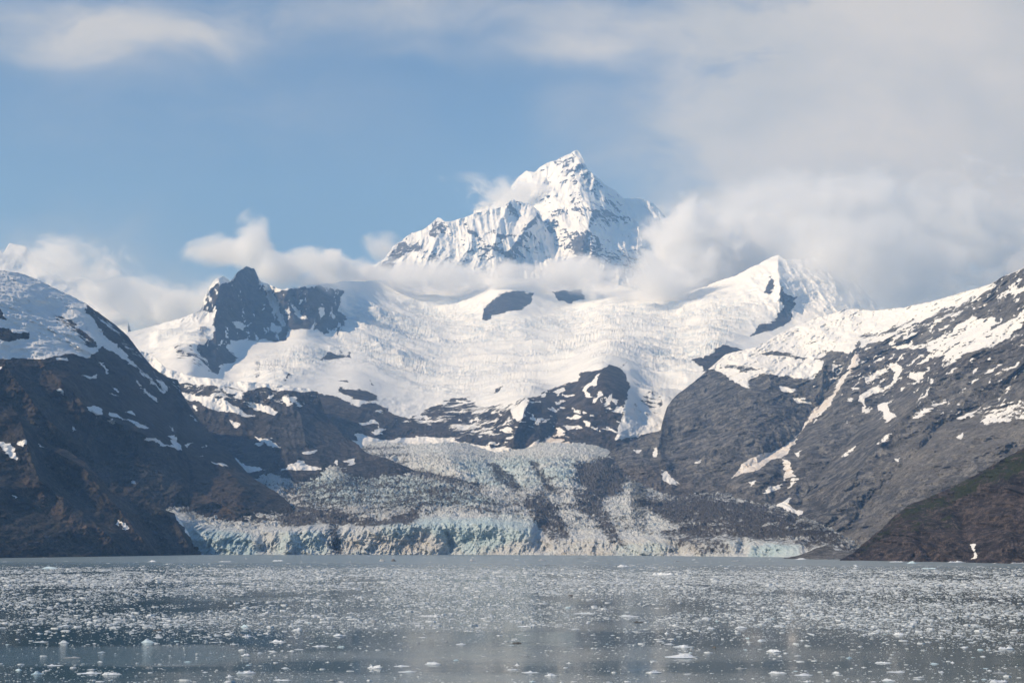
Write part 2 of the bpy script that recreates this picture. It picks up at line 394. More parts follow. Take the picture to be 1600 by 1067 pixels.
def arm_snow(a, x, y):
    a[:] = 0.50 - .2 * sstep(330, 410, y)
    for p_ in ([(590, 412), (602, 407), (618, 382), (628, 372), (640, 362), (650, 360), (635, 378), (640, 392), (620, 408), (612, 428), (595, 428)],
               [(640, 380), (660, 378), (668, 395), (650, 392), (632, 395)], [(668, 396), (688, 398), (686, 410), (668, 408)],
               [(678, 342), (695, 340), (698, 360), (682, 372), (668, 368)], [(788, 322), (797, 312), (806, 330), (816, 338), (808, 348), (800, 336)],
               [(768, 357), (780, 362), (795, 366), (812, 360), (832, 345), (842, 330), (844, 338), (826, 358), (808, 368), (788, 372), (774, 368)],
               [(724, 347), (738, 355), (752, 368), (748, 374), (735, 364)], [(697, 402), (716, 406), (732, 412), (728, 416), (700, 412)], [(744, 400), (760, 392), (764, 398), (748, 408)],
               [(565, 415), (590, 415), (588, 428), (560, 430)]):
        paint(a, x, y, p_, -0.30, 4)
relief('mountain', 'long fluted snow shoulder with dark rock ribs running left below the highest peak', M_PEAK, 520, 900, 1.1,
       [(520, 436), (538, 424), (545, 416), (560, 419), (575, 415), (590, 411), (600, 405), (615, 385), (625, 378), (640, 365), (660, 360), (672, 350), (685, 340), (700, 347), (718, 342),
        (740, 333), (760, 328), (780, 325), (790, 321), (799, 311), (812, 315), (830, 320), (842, 330), (850, 350), (870, 380), (900, 440)],
       [(520, 480), (900, 480)],
       [(520, 480, 9400), (900, 480, 9500), (700, 480, 9200), (545, 416, 10200), (600, 405, 10300), (685, 340, 10600), (799, 311, 10900), (842, 330, 10900), (870, 380, 10700), (750, 390, 10100), (620, 420, 9800)], 170,
       jag=3.2, jagl=9, disp=lambda X, Y, Z, px, py: peak_disp(X + 900, Y, Z, px, py) * .75 - 60 * (ridged(X / 105 + Z / 900, Z / 1500, 7.7, 3) - .5),
       strokes=[([(799, 312), (780, 345), (770, 400)], -130, 12, True), ([(842, 330), (812, 366), (790, 400)], -160, 14, True), ([(685, 340), (680, 370), (655, 410)], -130, 14, True),
                ([(740, 333), (735, 400)], -70, 10, True), ([(712, 350), (712, 410)], 60, 10, False)],
       snow=arm_snow, back=(6, 250, 230))

# ---- great snowfield with cliffs, nunataks and the lower rock band
def field_disp(X, Y, Z, px, py):
    cliff = sstep(545, 470, py) * (sstep(560, 520, px) + sstep(1150, 1180, px) * sstep(1400, 1300, px))
    low = sstep(610, 640, py)
    n = -60 * (ridged(X / 420, Z / 300, Y / 1400, 5, .5) - .5) * (0.7 + cliff + low * .6)
    n += -26 * (ridged(X / 90, Z / 130, 2.2, 4) - .5) * (cliff * 2.0 + low * 1.3 + .35)
    return n - 22 * fbm(X / 30, Z / 30, Y / 90, 4, .6) * (.12 + cliff + low)
def field_z(X, Y, Z, px, py):
    br = cmask(px, py)
    s = 10 * fbm(X / 260, Y / 420, 1.1, 4)
    var = np.clip(.55 + 1.6 * fbm(X / 420, Y / 520, 5.5, 3), .05, 1.3); big = 30 * (ridged(X / 620 + Y / 2600, Y / 330, .6, 4, .55) - .5)
    return s + br * (big * 2.6 + var * (24 * (ridged(X / 130, Y / 62, 1.7, 5, .62) - .55) + 3 * fbm(X / 24, Y / 20, .4, 3)))
def cmask(px, py):
    a = np.zeros(px.shape)
    paint(a, px, py, [(520, 480), (600, 455), (760, 440), (780, 500), (900, 480), (1100, 450), (1190, 470), (1130, 560), (1050, 640), (990, 660), (1000, 560), (900, 560), (830, 610), (720, 620), (640, 600), (560, 560), (520, 560), (440, 600), (360, 590), (440, 550), (520, 530)], 1.0, 25)
    paint(a, px, py, [(640, 540), (780, 530), (880, 540), (840, 600), (760, 615), (680, 600)], .7, 20)
    paint(a, px, py, [(240, 520), (325, 510), (330, 545), (280, 560), (240, 550)], 1.0, 8)
    return a
FIELD_ROCKS = [
 [(316, 484), (328, 456), (341, 437), (350, 434), (360, 440), (372, 424), (385, 415), (400, 420), (412, 450), (418, 465), (428, 490), (442, 510), (446, 528), (430, 534), (415, 527), (400, 535), (380, 530), (360, 535), (355, 545), (372, 560), (360, 570), (345, 570), (340, 586), (325, 580), (322, 570), (300, 560), (290, 550), (300, 545), (325, 540), (331, 530), (332, 500), (327, 488)],
 [(440, 456), (453, 452), (500, 448), (537, 455), (530, 487), (544, 500), (534, 516), (528, 530), (523, 518), (506, 522), (497, 515), (481, 515), (450, 515), (447, 533), (419, 534), (400, 520), (420, 490), (425, 460)],
 [(780, 459), (800, 455), (834, 458), (833, 469), (816, 484), (791, 489), (769, 497), (759, 508), (753, 502), (756, 484), (769, 470)],
 [(862, 456), (909, 452), (916, 468), (887, 474), (869, 466)],
 [(1206, 428), (1211, 447), (1206, 461), (1194, 459), (1200, 441)],
 [(1219, 444), (1225, 456), (1244, 467), (1237, 487), (1237, 503), (1219, 512), (1194, 520), (1167, 528), (1181, 512), (1209, 500), (1225, 481), (1220, 466)],
 [(1095, 580), (1104, 560), (1119, 548), (1131, 543), (1160, 545), (1150, 560), (1110, 585)], [(1078, 567), (1095, 565), (1098, 573), (1085, 576)],
 [(985, 568), (969, 572), (975, 582), (984, 600), (980, 619), (975, 635), (969, 657), (964, 685), (953, 707), (800, 703), (800, 675), (812, 654), (819, 641), (831, 619), (862, 607), (903, 594), (906, 582), (937, 576), (953, 571)],
 [(430, 600), (456, 609), (481, 611), (525, 619), (560, 635), (590, 628), (619, 647), (640, 652), (660, 640), (690, 630), (700, 640), (690, 655), (668, 655), (675, 665), (700, 668), (712, 678), (700, 685), (665, 680), (640, 684), (625, 688), (600, 690), (575, 690), (555, 690), (520, 690), (480, 660)],
 [(525, 612), (530, 607), (550, 608), (575, 612), (592, 622), (575, 630), (550, 622)],
 [(495, 559), (516, 550), (550, 550), (548, 554), (525, 559), (510, 560)], [(531, 566), (547, 567), (545, 571)], [(528, 597), (540, 596), (551, 601), (540, 602)], [(575, 595), (586, 604), (578, 602)],
 [(780, 603), (788, 601), (776, 614), (772, 611)], [(604, 621), (618, 627), (612, 628)], [(442, 596), (456, 586), (458, 588), (445, 598)],
 [(690, 628), (708, 620), (735, 622), (720, 632)], [(960, 690), (1000, 678), (1045, 668), (1060, 740), (940, 740)]]
def field_snow(a, x, y):
    a += 1.95
    a[:] = np.minimum(a, .95)
    for p_ in FIELD_ROCKS: paint(a, x, y, p_, -.85, 5.5)
    st = sstep(.16, .30, fbm(x / 7, y / 20, 14.4, 4)) * sstep(560, 540, y) * (x < 560)
    a[:] = np.maximum(a, -1 + 1.25 * st)
    paint(a, x, y, [(262, 545), (300, 540), (325, 560), (330, 578), (300, 572), (275, 560)], .02, 5)
    paint(a, x, y, [(640, 657), (655, 637), (700, 622), (731, 624), (745, 632), (800, 630), (822, 618), (838, 617), (832, 640), (814, 656), (800, 704), (745, 697), (715, 690), (700, 682), (670, 665)], -.27, 5)
    paint(a, x, y, [(986, 625), (1005, 618), (1045, 620), (1035, 645), (1000, 655), (985, 645)], .12, 5)
    for p_ in ([(418, 458), (428, 460), (446, 500), (444, 510), (435, 500), (425, 480)], [(452, 465), (470, 488), (478, 498), (466, 496)], [(500, 478), (507, 490), (500, 500), (495, 488)],
               [(362, 500), (375, 502), (387, 509), (380, 516), (368, 513)], [(422, 502), (438, 511), (441, 519), (425, 516)], [(333, 476), (339, 478), (333, 500), (331, 528), (327, 528), (328, 500)],
               [(341, 437), (352, 434), (358, 441), (345, 446)], [(335, 452), (342, 456), (338, 463)],
               [(561, 659), (587, 655), (595, 668), (588, 662), (570, 664)], [(690, 628), (640, 650), (650, 640)],
               [(800, 640), (826, 622), (820, 650), (806, 656)],
               [(864, 613), (878, 607), (884, 610), (872, 616)], [(909, 611), (925, 592), (938, 585), (930, 600), (916, 612)], [(925, 628), (935, 610), (941, 610), (931, 628)],
               [(944, 630), (955, 612), (957, 618), (949, 633)], [(955, 643), (972, 632), (970, 645)], [(928, 669), (937, 667), (933, 674)]):
        paint(a, x, y, p_, .8, 4)
    paint(a, x, y, [(815, 703), (840, 686), (862, 683), (880, 686), (897, 693), (915, 702), (938, 704), (945, 712), (815, 712)], .10, 3)
    st = sstep(.19, .32, fbm(x / 30, y / 8, 4.4, 4)) * sstep(612, 628, y) * sstep(700, 680, y) * sstep(560, 600, x) * sstep(1000, 960, x)
    a[:] = np.maximum(a, -1 + 1.3 * st)
    st = sstep(.14, .28, fbm((x + y) / 24, (x * .5 - y) / 11, 8.4, 4)) * sstep(600, 612, y) * sstep(700, 672, y) * sstep(815, 830, x) * sstep(1000, 960, x)
    a[:] = np.maximum(a, -1 + 1.25 * st)
    paint(a, x, y, [(553, 672), (565, 678), (600, 686), (660, 682), (690, 686), (745, 697), (800, 704), (950, 712), (950, 720), (550, 720), (560, 700)], .6, 4)
def field_tone(a, x, y):
    a += 0.12
    paint(a, x, y, [(470, 615), (700, 640), (700, 690), (500, 690)], .35, 10)
    paint(a, x, y, [(830, 620), (960, 600), (960, 640), (900, 700), (830, 690)], .25, 15)
def field_dirt(a, x, y, X):
    paint(a, x, y, [(815, 712), (850, 676), (900, 680), (950, 700), (950, 715)], .9, 6)
    paint(a, x, y, [(550, 690), (700, 684), (800, 700), (800, 715), (550, 715)], .25, 6)
relief('mountain', 'vast white snowfield with broken blue ice, dark left cliff tower and rock band at its foot', M_MID, 120, 1440, 1.15,
       [(120, 560), (160, 540), (200, 520), (240, 508), (280, 497), (312, 484), (317, 470), (326, 449), (338, 436), (350, 432), (360, 440), (372, 424), (385, 415), (398, 420), (406, 440), (440, 452), (480, 446), (540, 440), (700, 434), (940, 436),
        (1000, 455), (1050, 462), (1100, 448), (1150, 430), (1180, 415), (1205, 402), (1216, 399), (1228, 406), (1242, 406), (1268, 401), (1300, 400), (1330, 420), (1345, 448), (1372, 478), (1440, 500)],
       [(120, 700), (550, 735), (960, 735), (1440, 700)],
       [(120, 700, 4600), (300, 700, 4500), (500, 715, 4350), (640, 702, 4650), (800, 705, 4550), (950, 712, 4350), (1050, 700, 4400), (1440, 700, 5000), (120, 560, 5600),
        (240, 508, 6500), (316, 484, 6500), (332, 520, 6150), (335, 580, 5600), (345, 434, 6600), (385, 416, 7150), (400, 500, 6900), (440, 530, 6650), (420, 460, 7150), (450, 456, 7000), (530, 456, 7900), (525, 515, 7300), (470, 515, 6750), (360, 570, 5900),
        (460, 545, 6250), (300, 575, 5250), (420, 590, 5300), (560, 600, 5350), (700, 600, 5900), (850, 590, 5700), (940, 575, 5150), (880, 640, 4850), (700, 650, 5000), (560, 650, 4800), (1010, 600, 5300), (1010, 670, 4650),
        (560, 520, 7200), (700, 520, 8000), (600, 445, 9000), (780, 462, 8500), (830, 460, 8700), (780, 505, 8050), (760, 440, 9300), (940, 440, 9300), (900, 520, 7700), (1050, 540, 6700), (1050, 465, 8600),
        (1150, 480, 7700), (1215, 400, 8400), (1216, 460, 7700), (1240, 500, 7500), (1180, 525, 6800), (1300, 402, 8550), (1300, 470, 7900), (1255, 430, 8150), (1372, 478, 8300), (1120, 560, 5900), (1250, 560, 6300), (820, 620, 4900), (800, 560, 6700)],
       330, jag=2.0, jagl=8, disp=field_disp, zdisp=field_z, snow=field_snow, tone=field_tone, extra={'crev': lambda a, x, y, X: a.__iadd__(cmask(x, y) * np.clip(.5 + 1.5 * fbm(X[..., 0] / 420, X[..., 1] / 520, 5.5, 3), .05, 1.2) + .08), 'dirt': field_dirt},
       strokes=[([(345, 436), (335, 500), (340, 580)], -130, 14, True), ([(418, 455), (430, 480), (445, 512)], 90, 7, False), ([(478, 450), (490, 480), (500, 515)], -120, 10, True), ([(455, 458), (475, 510)], 70, 7, False),
                ([(1216, 400), (1217, 440), (1222, 470)], -160, 10, True), ([(985, 560), (985, 600), (965, 700)], -35, 14, False), ([(830, 619), (812, 660), (800, 700)], -90, 14, True),
                ([(905, 600), (880, 640), (850, 700)], 50, 12, False), ([(755, 470), (752, 505)], -60, 10, True), ([(500, 545), (440, 595), (380, 600)], -60, 30, False)], back=(5, 400, 300), base=-1.0)

# ---- left middle mountain
def mid_disp(X, Y, Z, px, py):
    a = ridged((X + Z * .7) / 240, (Z - X * .3) / 420, .7, 6, .52)
    return -130 * (a - .5) - 38 * (ridged((X + Z * .8) / 55, Z / 120, 3.1, 4) - .5) - 16 * fbm(X / 16, Z / 16, Y / 40, 4, .6)
def lm_snow(a, x, y):
    paint(a, x, y, [(150, 500), (225, 545), (330, 560), (470, 575), (520, 600), (500, 612), (456, 610), (434, 610), (420, 606), (404, 605), (385, 612), (378, 612), (362, 606), (344, 606), (330, 602), (312, 602), (297, 598), (282, 600), (262, 588), (205, 560)], .95, 3)
    paint(a, x, y, [(278, 598), (300, 598), (345, 604), (385, 612), (440, 610), (500, 618), (500, 632), (440, 640), (380, 640), (330, 632), (285, 610)], -.25, 4)
    for p_ in ([(275, 610), (282, 613), (297, 616), (328, 620), (352, 624), (362, 634), (380, 640), (400, 652), (385, 652), (370, 648), (344, 643), (325, 636), (310, 628), (290, 622)],
               [(378, 626), (392, 628), (408, 632), (424, 636), (437, 645), (428, 649), (416, 644), (404, 641), (388, 634)], [(345, 606), (362, 608), (378, 614), (378, 622), (362, 616)], [(417, 616), (426, 618), (420, 621)]):
        paint(a, x, y, p_, .45, 2.5)
    for p_ in ([(441, 621), (452, 624), (462, 621), (454, 629), (448, 632)], [(358, 656), (368, 660), (379, 660), (371, 669), (365, 664)], [(301, 632), (310, 634), (306, 640)],
               [(394, 681), (402, 684), (416, 685), (430, 694), (442, 702), (425, 698), (412, 692), (404, 697), (398, 697), (408, 690)], [(422, 683), (432, 685), (425, 687)], [(472, 706), (485, 705), (499, 702), (490, 708), (474, 710)],
               [(436, 735), (447, 732), (452, 725), (465, 718), (472, 720), (480, 726), (503, 733)], [(366, 716), (380, 724), (395, 728), (416, 735), (372, 740)],
               [(522, 718), (527, 718), (530, 728), (526, 728)], [(536, 720), (554, 716), (557, 722), (550, 729), (538, 728), (550, 724)]):
        paint(a, x, y, p_, .85, 4)
    paint(a, x, y, [(290, 640), (350, 660), (380, 690), (400, 700), (370, 700), (320, 670)], -.5, 8)
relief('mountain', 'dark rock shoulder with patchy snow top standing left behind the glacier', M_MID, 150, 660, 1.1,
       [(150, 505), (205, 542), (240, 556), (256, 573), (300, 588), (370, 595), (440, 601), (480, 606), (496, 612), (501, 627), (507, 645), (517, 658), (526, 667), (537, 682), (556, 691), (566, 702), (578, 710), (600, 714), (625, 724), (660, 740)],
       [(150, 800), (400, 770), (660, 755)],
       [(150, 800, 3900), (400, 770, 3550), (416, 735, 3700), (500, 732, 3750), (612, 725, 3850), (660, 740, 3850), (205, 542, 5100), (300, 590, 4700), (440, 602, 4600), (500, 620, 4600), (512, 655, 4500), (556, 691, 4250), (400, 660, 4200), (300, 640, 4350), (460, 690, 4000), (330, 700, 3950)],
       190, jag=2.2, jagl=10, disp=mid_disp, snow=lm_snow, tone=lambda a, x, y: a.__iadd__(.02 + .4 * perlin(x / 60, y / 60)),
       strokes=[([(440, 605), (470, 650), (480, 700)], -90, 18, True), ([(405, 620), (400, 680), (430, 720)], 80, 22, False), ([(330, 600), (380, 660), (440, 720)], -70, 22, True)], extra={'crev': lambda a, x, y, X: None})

# ---- right mountain
def right_disp(X, Y, Z, px, py):
    q = X * .78 + Z * .62; r = -X * .62 + Z * .78              # q runs up the strata, r across them
    w = 40 * perlin(X / 160, Z / 160, Y / 200)
    a = ridged((q + w) / 420, (r + w) / 190, .2, 7, .55)
    b = ridged((q + w) / 150, (r - w) / 60, 5.2, 5, .55)
    butt = sstep(1310, 1240, px) * sstep(560, 620, py)
    v = ridged((X + w) / 46, Z / 150, 8.8, 5, .55)
    g = fbm(X / 14, Z / 10, Y / 40, 4, .6)
    return -120 * (a - .5) - 72 * (b - .5) * (1 - butt * .6) - 44 * (v - .5) * butt - 15 * g - 9 * (ridged(X / 11, Z / 9, 4.4, 3, .6) - .5)
RS = [[(1339, 549), (1316, 594), (1300, 616), (1282, 627), (1268, 648), (1246, 680), (1222, 700), (1196, 705), (1162, 722), (1152, 736), (1143, 747), (1158, 741), (1177, 735), (1190, 729), (1206, 717), (1220, 716), (1242, 690), (1262, 660), (1291, 638), (1298, 628), (1312, 610), (1323, 585), (1345, 560)],
      [(1222, 718), (1233, 721), (1240, 742), (1227, 752), (1226, 735)], [(1226, 753), (1212, 760), (1200, 764), (1189, 771), (1200, 770), (1216, 763)], [(1240, 744), (1250, 746), (1232, 762), (1228, 762)],
      [(1190, 795), (1213, 790), (1226, 780), (1239, 775), (1234, 786), (1240, 796), (1256, 800), (1240, 812), (1224, 818), (1232, 804), (1212, 801)],
      [(1284, 648), (1292, 636), (1270, 662), (1272, 655)], [(1353, 590), (1381, 573), (1388, 580), (1366, 592), (1354, 598)], [(1384, 572), (1402, 566), (1408, 576), (1403, 592), (1394, 603), (1380, 610), (1372, 609), (1390, 602), (1398, 588), (1394, 578)],
      [(1343, 616), (1358, 610), (1372, 604), (1379, 612), (1362, 616), (1350, 622), (1350, 636), (1343, 626)], [(1347, 635), (1358, 640), (1363, 636), (1360, 643), (1350, 646)],
      [(1369, 633), (1384, 632), (1392, 644), (1399, 649), (1390, 656), (1386, 661), (1380, 645)], [(1422, 583), (1449, 579), (1442, 588), (1432, 594), (1422, 590)], [(1418, 600), (1432, 596), (1428, 602)],
      [(1312, 713), (1325, 704), (1340, 696), (1334, 704), (1322, 710)], [(1316, 664), (1326, 657), (1325, 662)], [(1578, 462), (1585, 452), (1604, 446), (1606, 452), (1590, 460)], [(1528, 480), (1545, 472), (1542, 478), (1532, 481)], [(1588, 472), (1596, 466), (1592, 474)],
      [(1034, 734), (1043, 740), (1062, 756), (1048, 757), (1036, 750)], [(1095, 778), (1110, 771), (1112, 776), (1100, 780)], [(1088, 724), (1096, 718), (1094, 723)], [(1020, 700), (1027, 700), (1026, 715), (1021, 712)], [(992, 704), (1002, 704), (998, 709)],
      [(1400, 718), (1406, 716), (1402, 722)], [(1495, 684), (1507, 677), (1500, 686)], [(1219, 603), (1232, 606), (1243, 610), (1236, 614), (1222, 612)], [(1237, 622), (1262, 624), (1266, 629), (1245, 628)], [(1265, 604), (1276, 604), (1270, 607)],
      [(1242, 708), (1254, 704), (1248, 715)], [(1171, 754), (1180, 752), (1176, 759)]]
def right_snow(a, x, y):
    paint(a, x, y, [(1040, 575), (1103, 545), (1134, 530), (1237, 490), (1334, 460), (1412, 460), (1506, 436), (1569, 415), (1640, 380), (1640, 400), (1600, 424), (1575, 434), (1560, 446), (1530, 466), (1500, 484), (1487, 492), (1470, 494), (1453, 491), (1440, 502), (1412, 509), (1392, 512), (1381, 520),
                    (1360, 520), (1345, 526), (1337, 537), (1325, 552), (1300, 550), (1275, 559), (1287, 566), (1278, 584), (1269, 594), (1244, 591), (1216, 587), (1191, 584), (1169, 594), (1173, 606), (1147, 598), (1134, 587), (1112, 578)], .85, 3)
    for p_ in ([(1175, 555), (1195, 549), (1212, 547), (1240, 552), (1262, 560), (1255, 564), (1225, 557), (1200, 555)], [(1283, 548), (1318, 547), (1316, 556), (1290, 556)], [(1119, 575), (1135, 568), (1165, 571), (1190, 577), (1165, 580), (1135, 577)]):
        paint(a, x, y, p_, -.35, 3)
    paint(a, x, y, [(1395, 505), (1440, 492), (1500, 474), (1540, 452), (1560, 446), (1535, 470), (1500, 492), (1470, 505), (1440, 515), (1405, 525)], -.10, 6)
    paint(a, x, y, [(1560, 432), (1590, 420), (1640, 395), (1640, 440), (1600, 438), (1565, 452), (1540, 470)], -.3, 6)
    paint(a, x, y, [(1388, 532), (1405, 538), (1428, 537), (1445, 537), (1468, 525), (1490, 516), (1510, 504), (1522, 490), (1530, 497), (1550, 495), (1557, 500), (1548, 514), (1570, 504), (1585, 496), (1600, 482), (1625, 470), (1625, 490), (1602, 504), (1582, 524), (1560, 540), (1535, 546), (1512, 552), (1500, 561), (1482, 571), (1470, 577), (1474, 560), (1442, 562), (1455, 551), (1445, 545), (1410, 546), (1395, 546)], .22, 3)
    paint(a, x, y, [(1341, 525), (1420, 512), (1412, 522), (1380, 533), (1345, 545)], -.05, 4)
    paint(a, x, y, [(1488, 655), (1515, 640), (1535, 634), (1570, 627), (1610, 622), (1640, 625), (1640, 650), (1600, 655), (1560, 662), (1538, 668), (1530, 652), (1510, 660)], -.10, 5)
    paint(a, x, y, [(1300, 555), (1340, 560), (1340, 590), (1310, 605), (1290, 600)], -.22, 6)
    paint(a, x, y, [(1440, 560), (1500, 570), (1600, 530), (1640, 520), (1640, 560), (1560, 580), (1480, 590)], -.42, 12)
    paint(a, x, y, [(1417, 654), (1437, 636), (1460, 630), (1482, 620), (1477, 628), (1453, 644), (1431, 655)], .05, 3)
    paint(a, x, y, [(1359, 697), (1380, 680), (1400, 676), (1385, 690), (1370, 695)], .0, 3)
    paint(a, x, y, [(1485, 637), (1500, 625), (1508, 623), (1500, 634)], .05, 3)
    q_, r_ = x * .80 - y * .60, x * .60 + y * .80
    st = sstep(.16, .30, fbm(q_ / 42, r_ / 9, 9.9, 4) + .14 * (fbm(x / 120, y / 90, 2.2, 2)))
    zone = sstep(1285, 1345, x) * sstep(690, 610, y + (1500 - x) * .12) * sstep(500, 530, y + (x - 1340) * .35)
    a[:] = np.maximum(a, -1 + 1.35 * st * zone)
    st2 = sstep(.20, .32, fbm(q_ / 17, r_ / 5, 3.9, 4) + .16 * fbm(x / 70, y / 50, 6.2, 2)) * sstep(1270, 1340, x) * sstep(720, 600, y)
    a[:] = np.maximum(a, -1 + 1.3 * st2)
    for p_ in RS: paint(a, x, y, p_, .85, 4.0)
def right_tone(a, x, y):
    a += -.10 - .2 * sstep(1200, 1600, x) + .8 * fbm((x * .8 - y * .6) / 90, (x * .6 + y * .8) / 34, 5.5, 4)
    paint(a, x, y, [(925, 735), (1000, 720), (1080, 740), (1100, 790), (920, 790)], .45, 20)
    paint(a, x, y, [(1320, 840), (1380, 800), (1400, 800), (1340, 865)], -.8, 10)
    paint(a, x, y, [(1340, 540), (1430, 540), (1600, 520), (1600, 560), (1400, 620), (1320, 610)], .25, 20)
    paint(a, x, y, [(1040, 640), (1100, 590), (1280, 590), (1260, 650), (1120, 740), (1040, 720)], -.05, 20)
    paint(a, x, y, [(1440, 690), (1540, 650), (1600, 620), (1640, 620), (1640, 690), (1500, 710), (1380, 760)], -.75, 25)
relief('mountain', 'grey rock mountainside with white snowfield and snow gullies right of the glacier', M_RIGHT, 930, 1800, 1.05,
       [(930, 735), (945, 715), (960, 700), (985, 690), (1010, 680), (1032, 672), (1036, 655), (1042, 635), (1056, 618), (1076, 603), (1095, 588), (1110, 574), (1134, 553), (1181, 542), (1197, 533), (1237, 511), (1275, 497), (1316, 484), (1334, 482), (1366, 485), (1412, 480), (1459, 470), (1506, 456), (1547, 444), (1569, 431), (1600, 419), (1680, 385), (1800, 340)],
       [(930, 800), (1100, 820), (1330, 880), (1800, 880)],
       [(930, 735, 4000), (930, 800, 3600), (1000, 775, 3500), (1100, 790, 3350), (1200, 815, 2950), (1300, 860, 2600), (1330, 880, 2450), (1500, 880, 2250), (1800, 880, 1900), (1036, 655, 4550), (1060, 720, 3950), (1110, 574, 5100), (1237, 511, 5300), (1334, 482, 5200),
        (1412, 480, 4800), (1506, 456, 4300), (1600, 419, 3800), (1800, 340, 3100), (1290, 560, 4700), (1280, 640, 4150), (1180, 600, 4550), (1150, 680, 3950), (1330, 560, 4500), (1400, 600, 3900), (1500, 560, 3600), (1600, 520, 3350), (1600, 640, 2800), (1450, 700, 2900), (1350, 740, 3050), (1230, 750, 3350), (1600, 760, 2400), (1400, 800, 2600), (1800, 600, 2300)],
       430, jag=1.6, jagl=16, disp=right_disp, snow=right_snow, tone=right_tone,
       strokes=[([(1325, 560), (1300, 600), (1275, 640), (1240, 690), (1160, 735)], 150, 18, True), ([(1290, 560), (1284, 600), (1272, 630)], -90, 12, True), ([(1225, 718), (1225, 760), (1200, 790)], 50, 12, False), ([(1200, 715), (1150, 780)], -60, 22, False),
                ([(1345, 535), (1330, 580), (1300, 660), (1260, 720)], -70, 18, True), ([(1400, 560), (1370, 640), (1300, 720), (1240, 800)], 110, 24, True), ([(1560, 520), (1460, 600), (1380, 690), (1300, 780)], -130, 26, True), ([(1600, 600), (1480, 660), (1400, 740), (1330, 820)], 110, 26, True),
                ([(1036, 660), (1030, 700), (1045, 740)], -60, 12, True)],
       extra={'dirt': lambda a, x, y, X: [paint(a, x, y, RS[0], .75, 3), paint(a, x, y, RS[1], .7, 3), paint(a, x, y, RS[16], .6, 3)]})

# ---- left mountain
def left_disp(X, Y, Z, px, py):
    w = 45 * perlin(X / 190, Z / 190, Y / 260)
    q = X * .72 - Z * .70; r = X * .70 + Z * .72               # spurs fall to the lower right
    a = ridged((q + w) / 520, (r + w) / 210, 1.2, 7, .53)
    b = ridged((q + w) / 160, (r - w) / 65, 6.2, 5, .55)
    return -125 * (a - .5) - 48 * (b - .5) - 15 * fbm(X / 13, Z / 11, Y / 40, 4, .6) - 8 * (ridged(X / 10, Z / 9, 4.4, 3, .6) - .5)
LS = [[(0, 556), (-150, 560), (-150, 400), (0, 410), (62, 428), (115, 452), (134, 472), (136, 486), (150, 507), (168, 530), (182, 540), (200, 556), (214, 572), (206, 572), (196, 562), (180, 552), (162, 540), (154, 548), (137, 560), (122, 556), (109, 551), (90, 549), (77, 551), (69, 560), (55, 558), (30, 560)]]
LP = [[(155, 565), (160, 566), (171, 583), (168, 584)], [(127, 587), (150, 586), (152, 590), (140, 592)], [(84, 608), (94, 607), (104, 615), (97, 618)], [(136, 635), (148, 633), (160, 639), (161, 646), (152, 650), (153, 658), (148, 652), (144, 644)],
      [(169, 643), (180, 646), (194, 651), (205, 656), (219, 661), (230, 665), (240, 670), (222, 669), (206, 660), (190, 653), (172, 649)], [(165, 657), (176, 654), (180, 663), (170, 661)], [(110, 668), (115, 667), (120, 672), (112, 672)],
      [(226, 683), (238, 683), (250, 689), (265, 695), (272, 696), (266, 686), (260, 680), (268, 679), (277, 690), (286, 703), (270, 700), (255, 695), (240, 691), (230, 688)], [(288, 696), (303, 689), (297, 697), (291, 699)], [(314, 697), (325, 698), (316, 700)], [(311, 710), (325, 713), (314, 712)], [(330, 721), (342, 722), (356, 730), (345, 729)],
      [(212, 597), (222, 606), (232, 613), (246, 628), (238, 624), (226, 613)], [(200, 748), (207, 748), (213, 755), (205, 754)], [(197, 642), (208, 642), (213, 649), (205, 648)], [(245, 592), (254, 598), (262, 611), (252, 603)], [(175, 605), (184, 608), (185, 613), (178, 610)],
      [(263, 664), (270, 669), (276, 677), (268, 672)], [(296, 648), (308, 658), (302, 655)], [(172, 613), (185, 619), (178, 618)], [(85, 560), (105, 560), (104, 563), (86, 563)], [(-10, 570), (4, 574), (0, 577)]]
def left_snow(a, x, y):
    paint(a, x, y, LS[0], .75, 3)
    paint(a, x, y, [(-150, 540), (0, 525), (40, 532), (80, 545), (110, 552), (60, 560), (-150, 562)], .95, 4)
    for p_ in ([(-20, 478), (2, 484), (13, 502), (4, 498), (-20, 500)], [(-20, 512), (16, 512), (22, 522), (45, 520), (48, 530), (30, 531), (10, 534), (-20, 530)]): paint(a, x, y, p_, -.6, 3)
    paint(a, x, y, [(78, 487), (92, 490), (118, 505), (132, 515), (150, 530), (152, 545), (140, 545), (125, 530), (100, 512), (82, 498)], -.12, 5)
    paint(a, x, y, [(128, 474), (160, 490), (200, 525), (240, 573), (285, 602), (285, 622), (262, 610), (240, 598), (222, 578), (205, 560), (180, 530), (165, 518), (150, 500)], -.22, 5)
    paint(a, x, y, [(195, 552), (214, 570), (240, 590), (262, 612), (255, 618), (225, 590), (200, 565)], .1, 4)
    paint(a, x, y, [(190, 562), (230, 600), (262, 625), (240, 630), (205, 600)], -.36, 8)
    for p_ in LP: paint(a, x, y, p_, .85, 3.6)
def left_tone(a, x, y):
    a += -.05 + .4 * perlin(x / 90, y / 60)
    paint(a, x, y, [(0, 560), (120, 560), (160, 640), (120, 680), (0, 620)], .45, 25)
    paint(a, x, y, [(300, 700), (360, 730), (390, 800), (330, 820), (290, 760)], .65, 25)
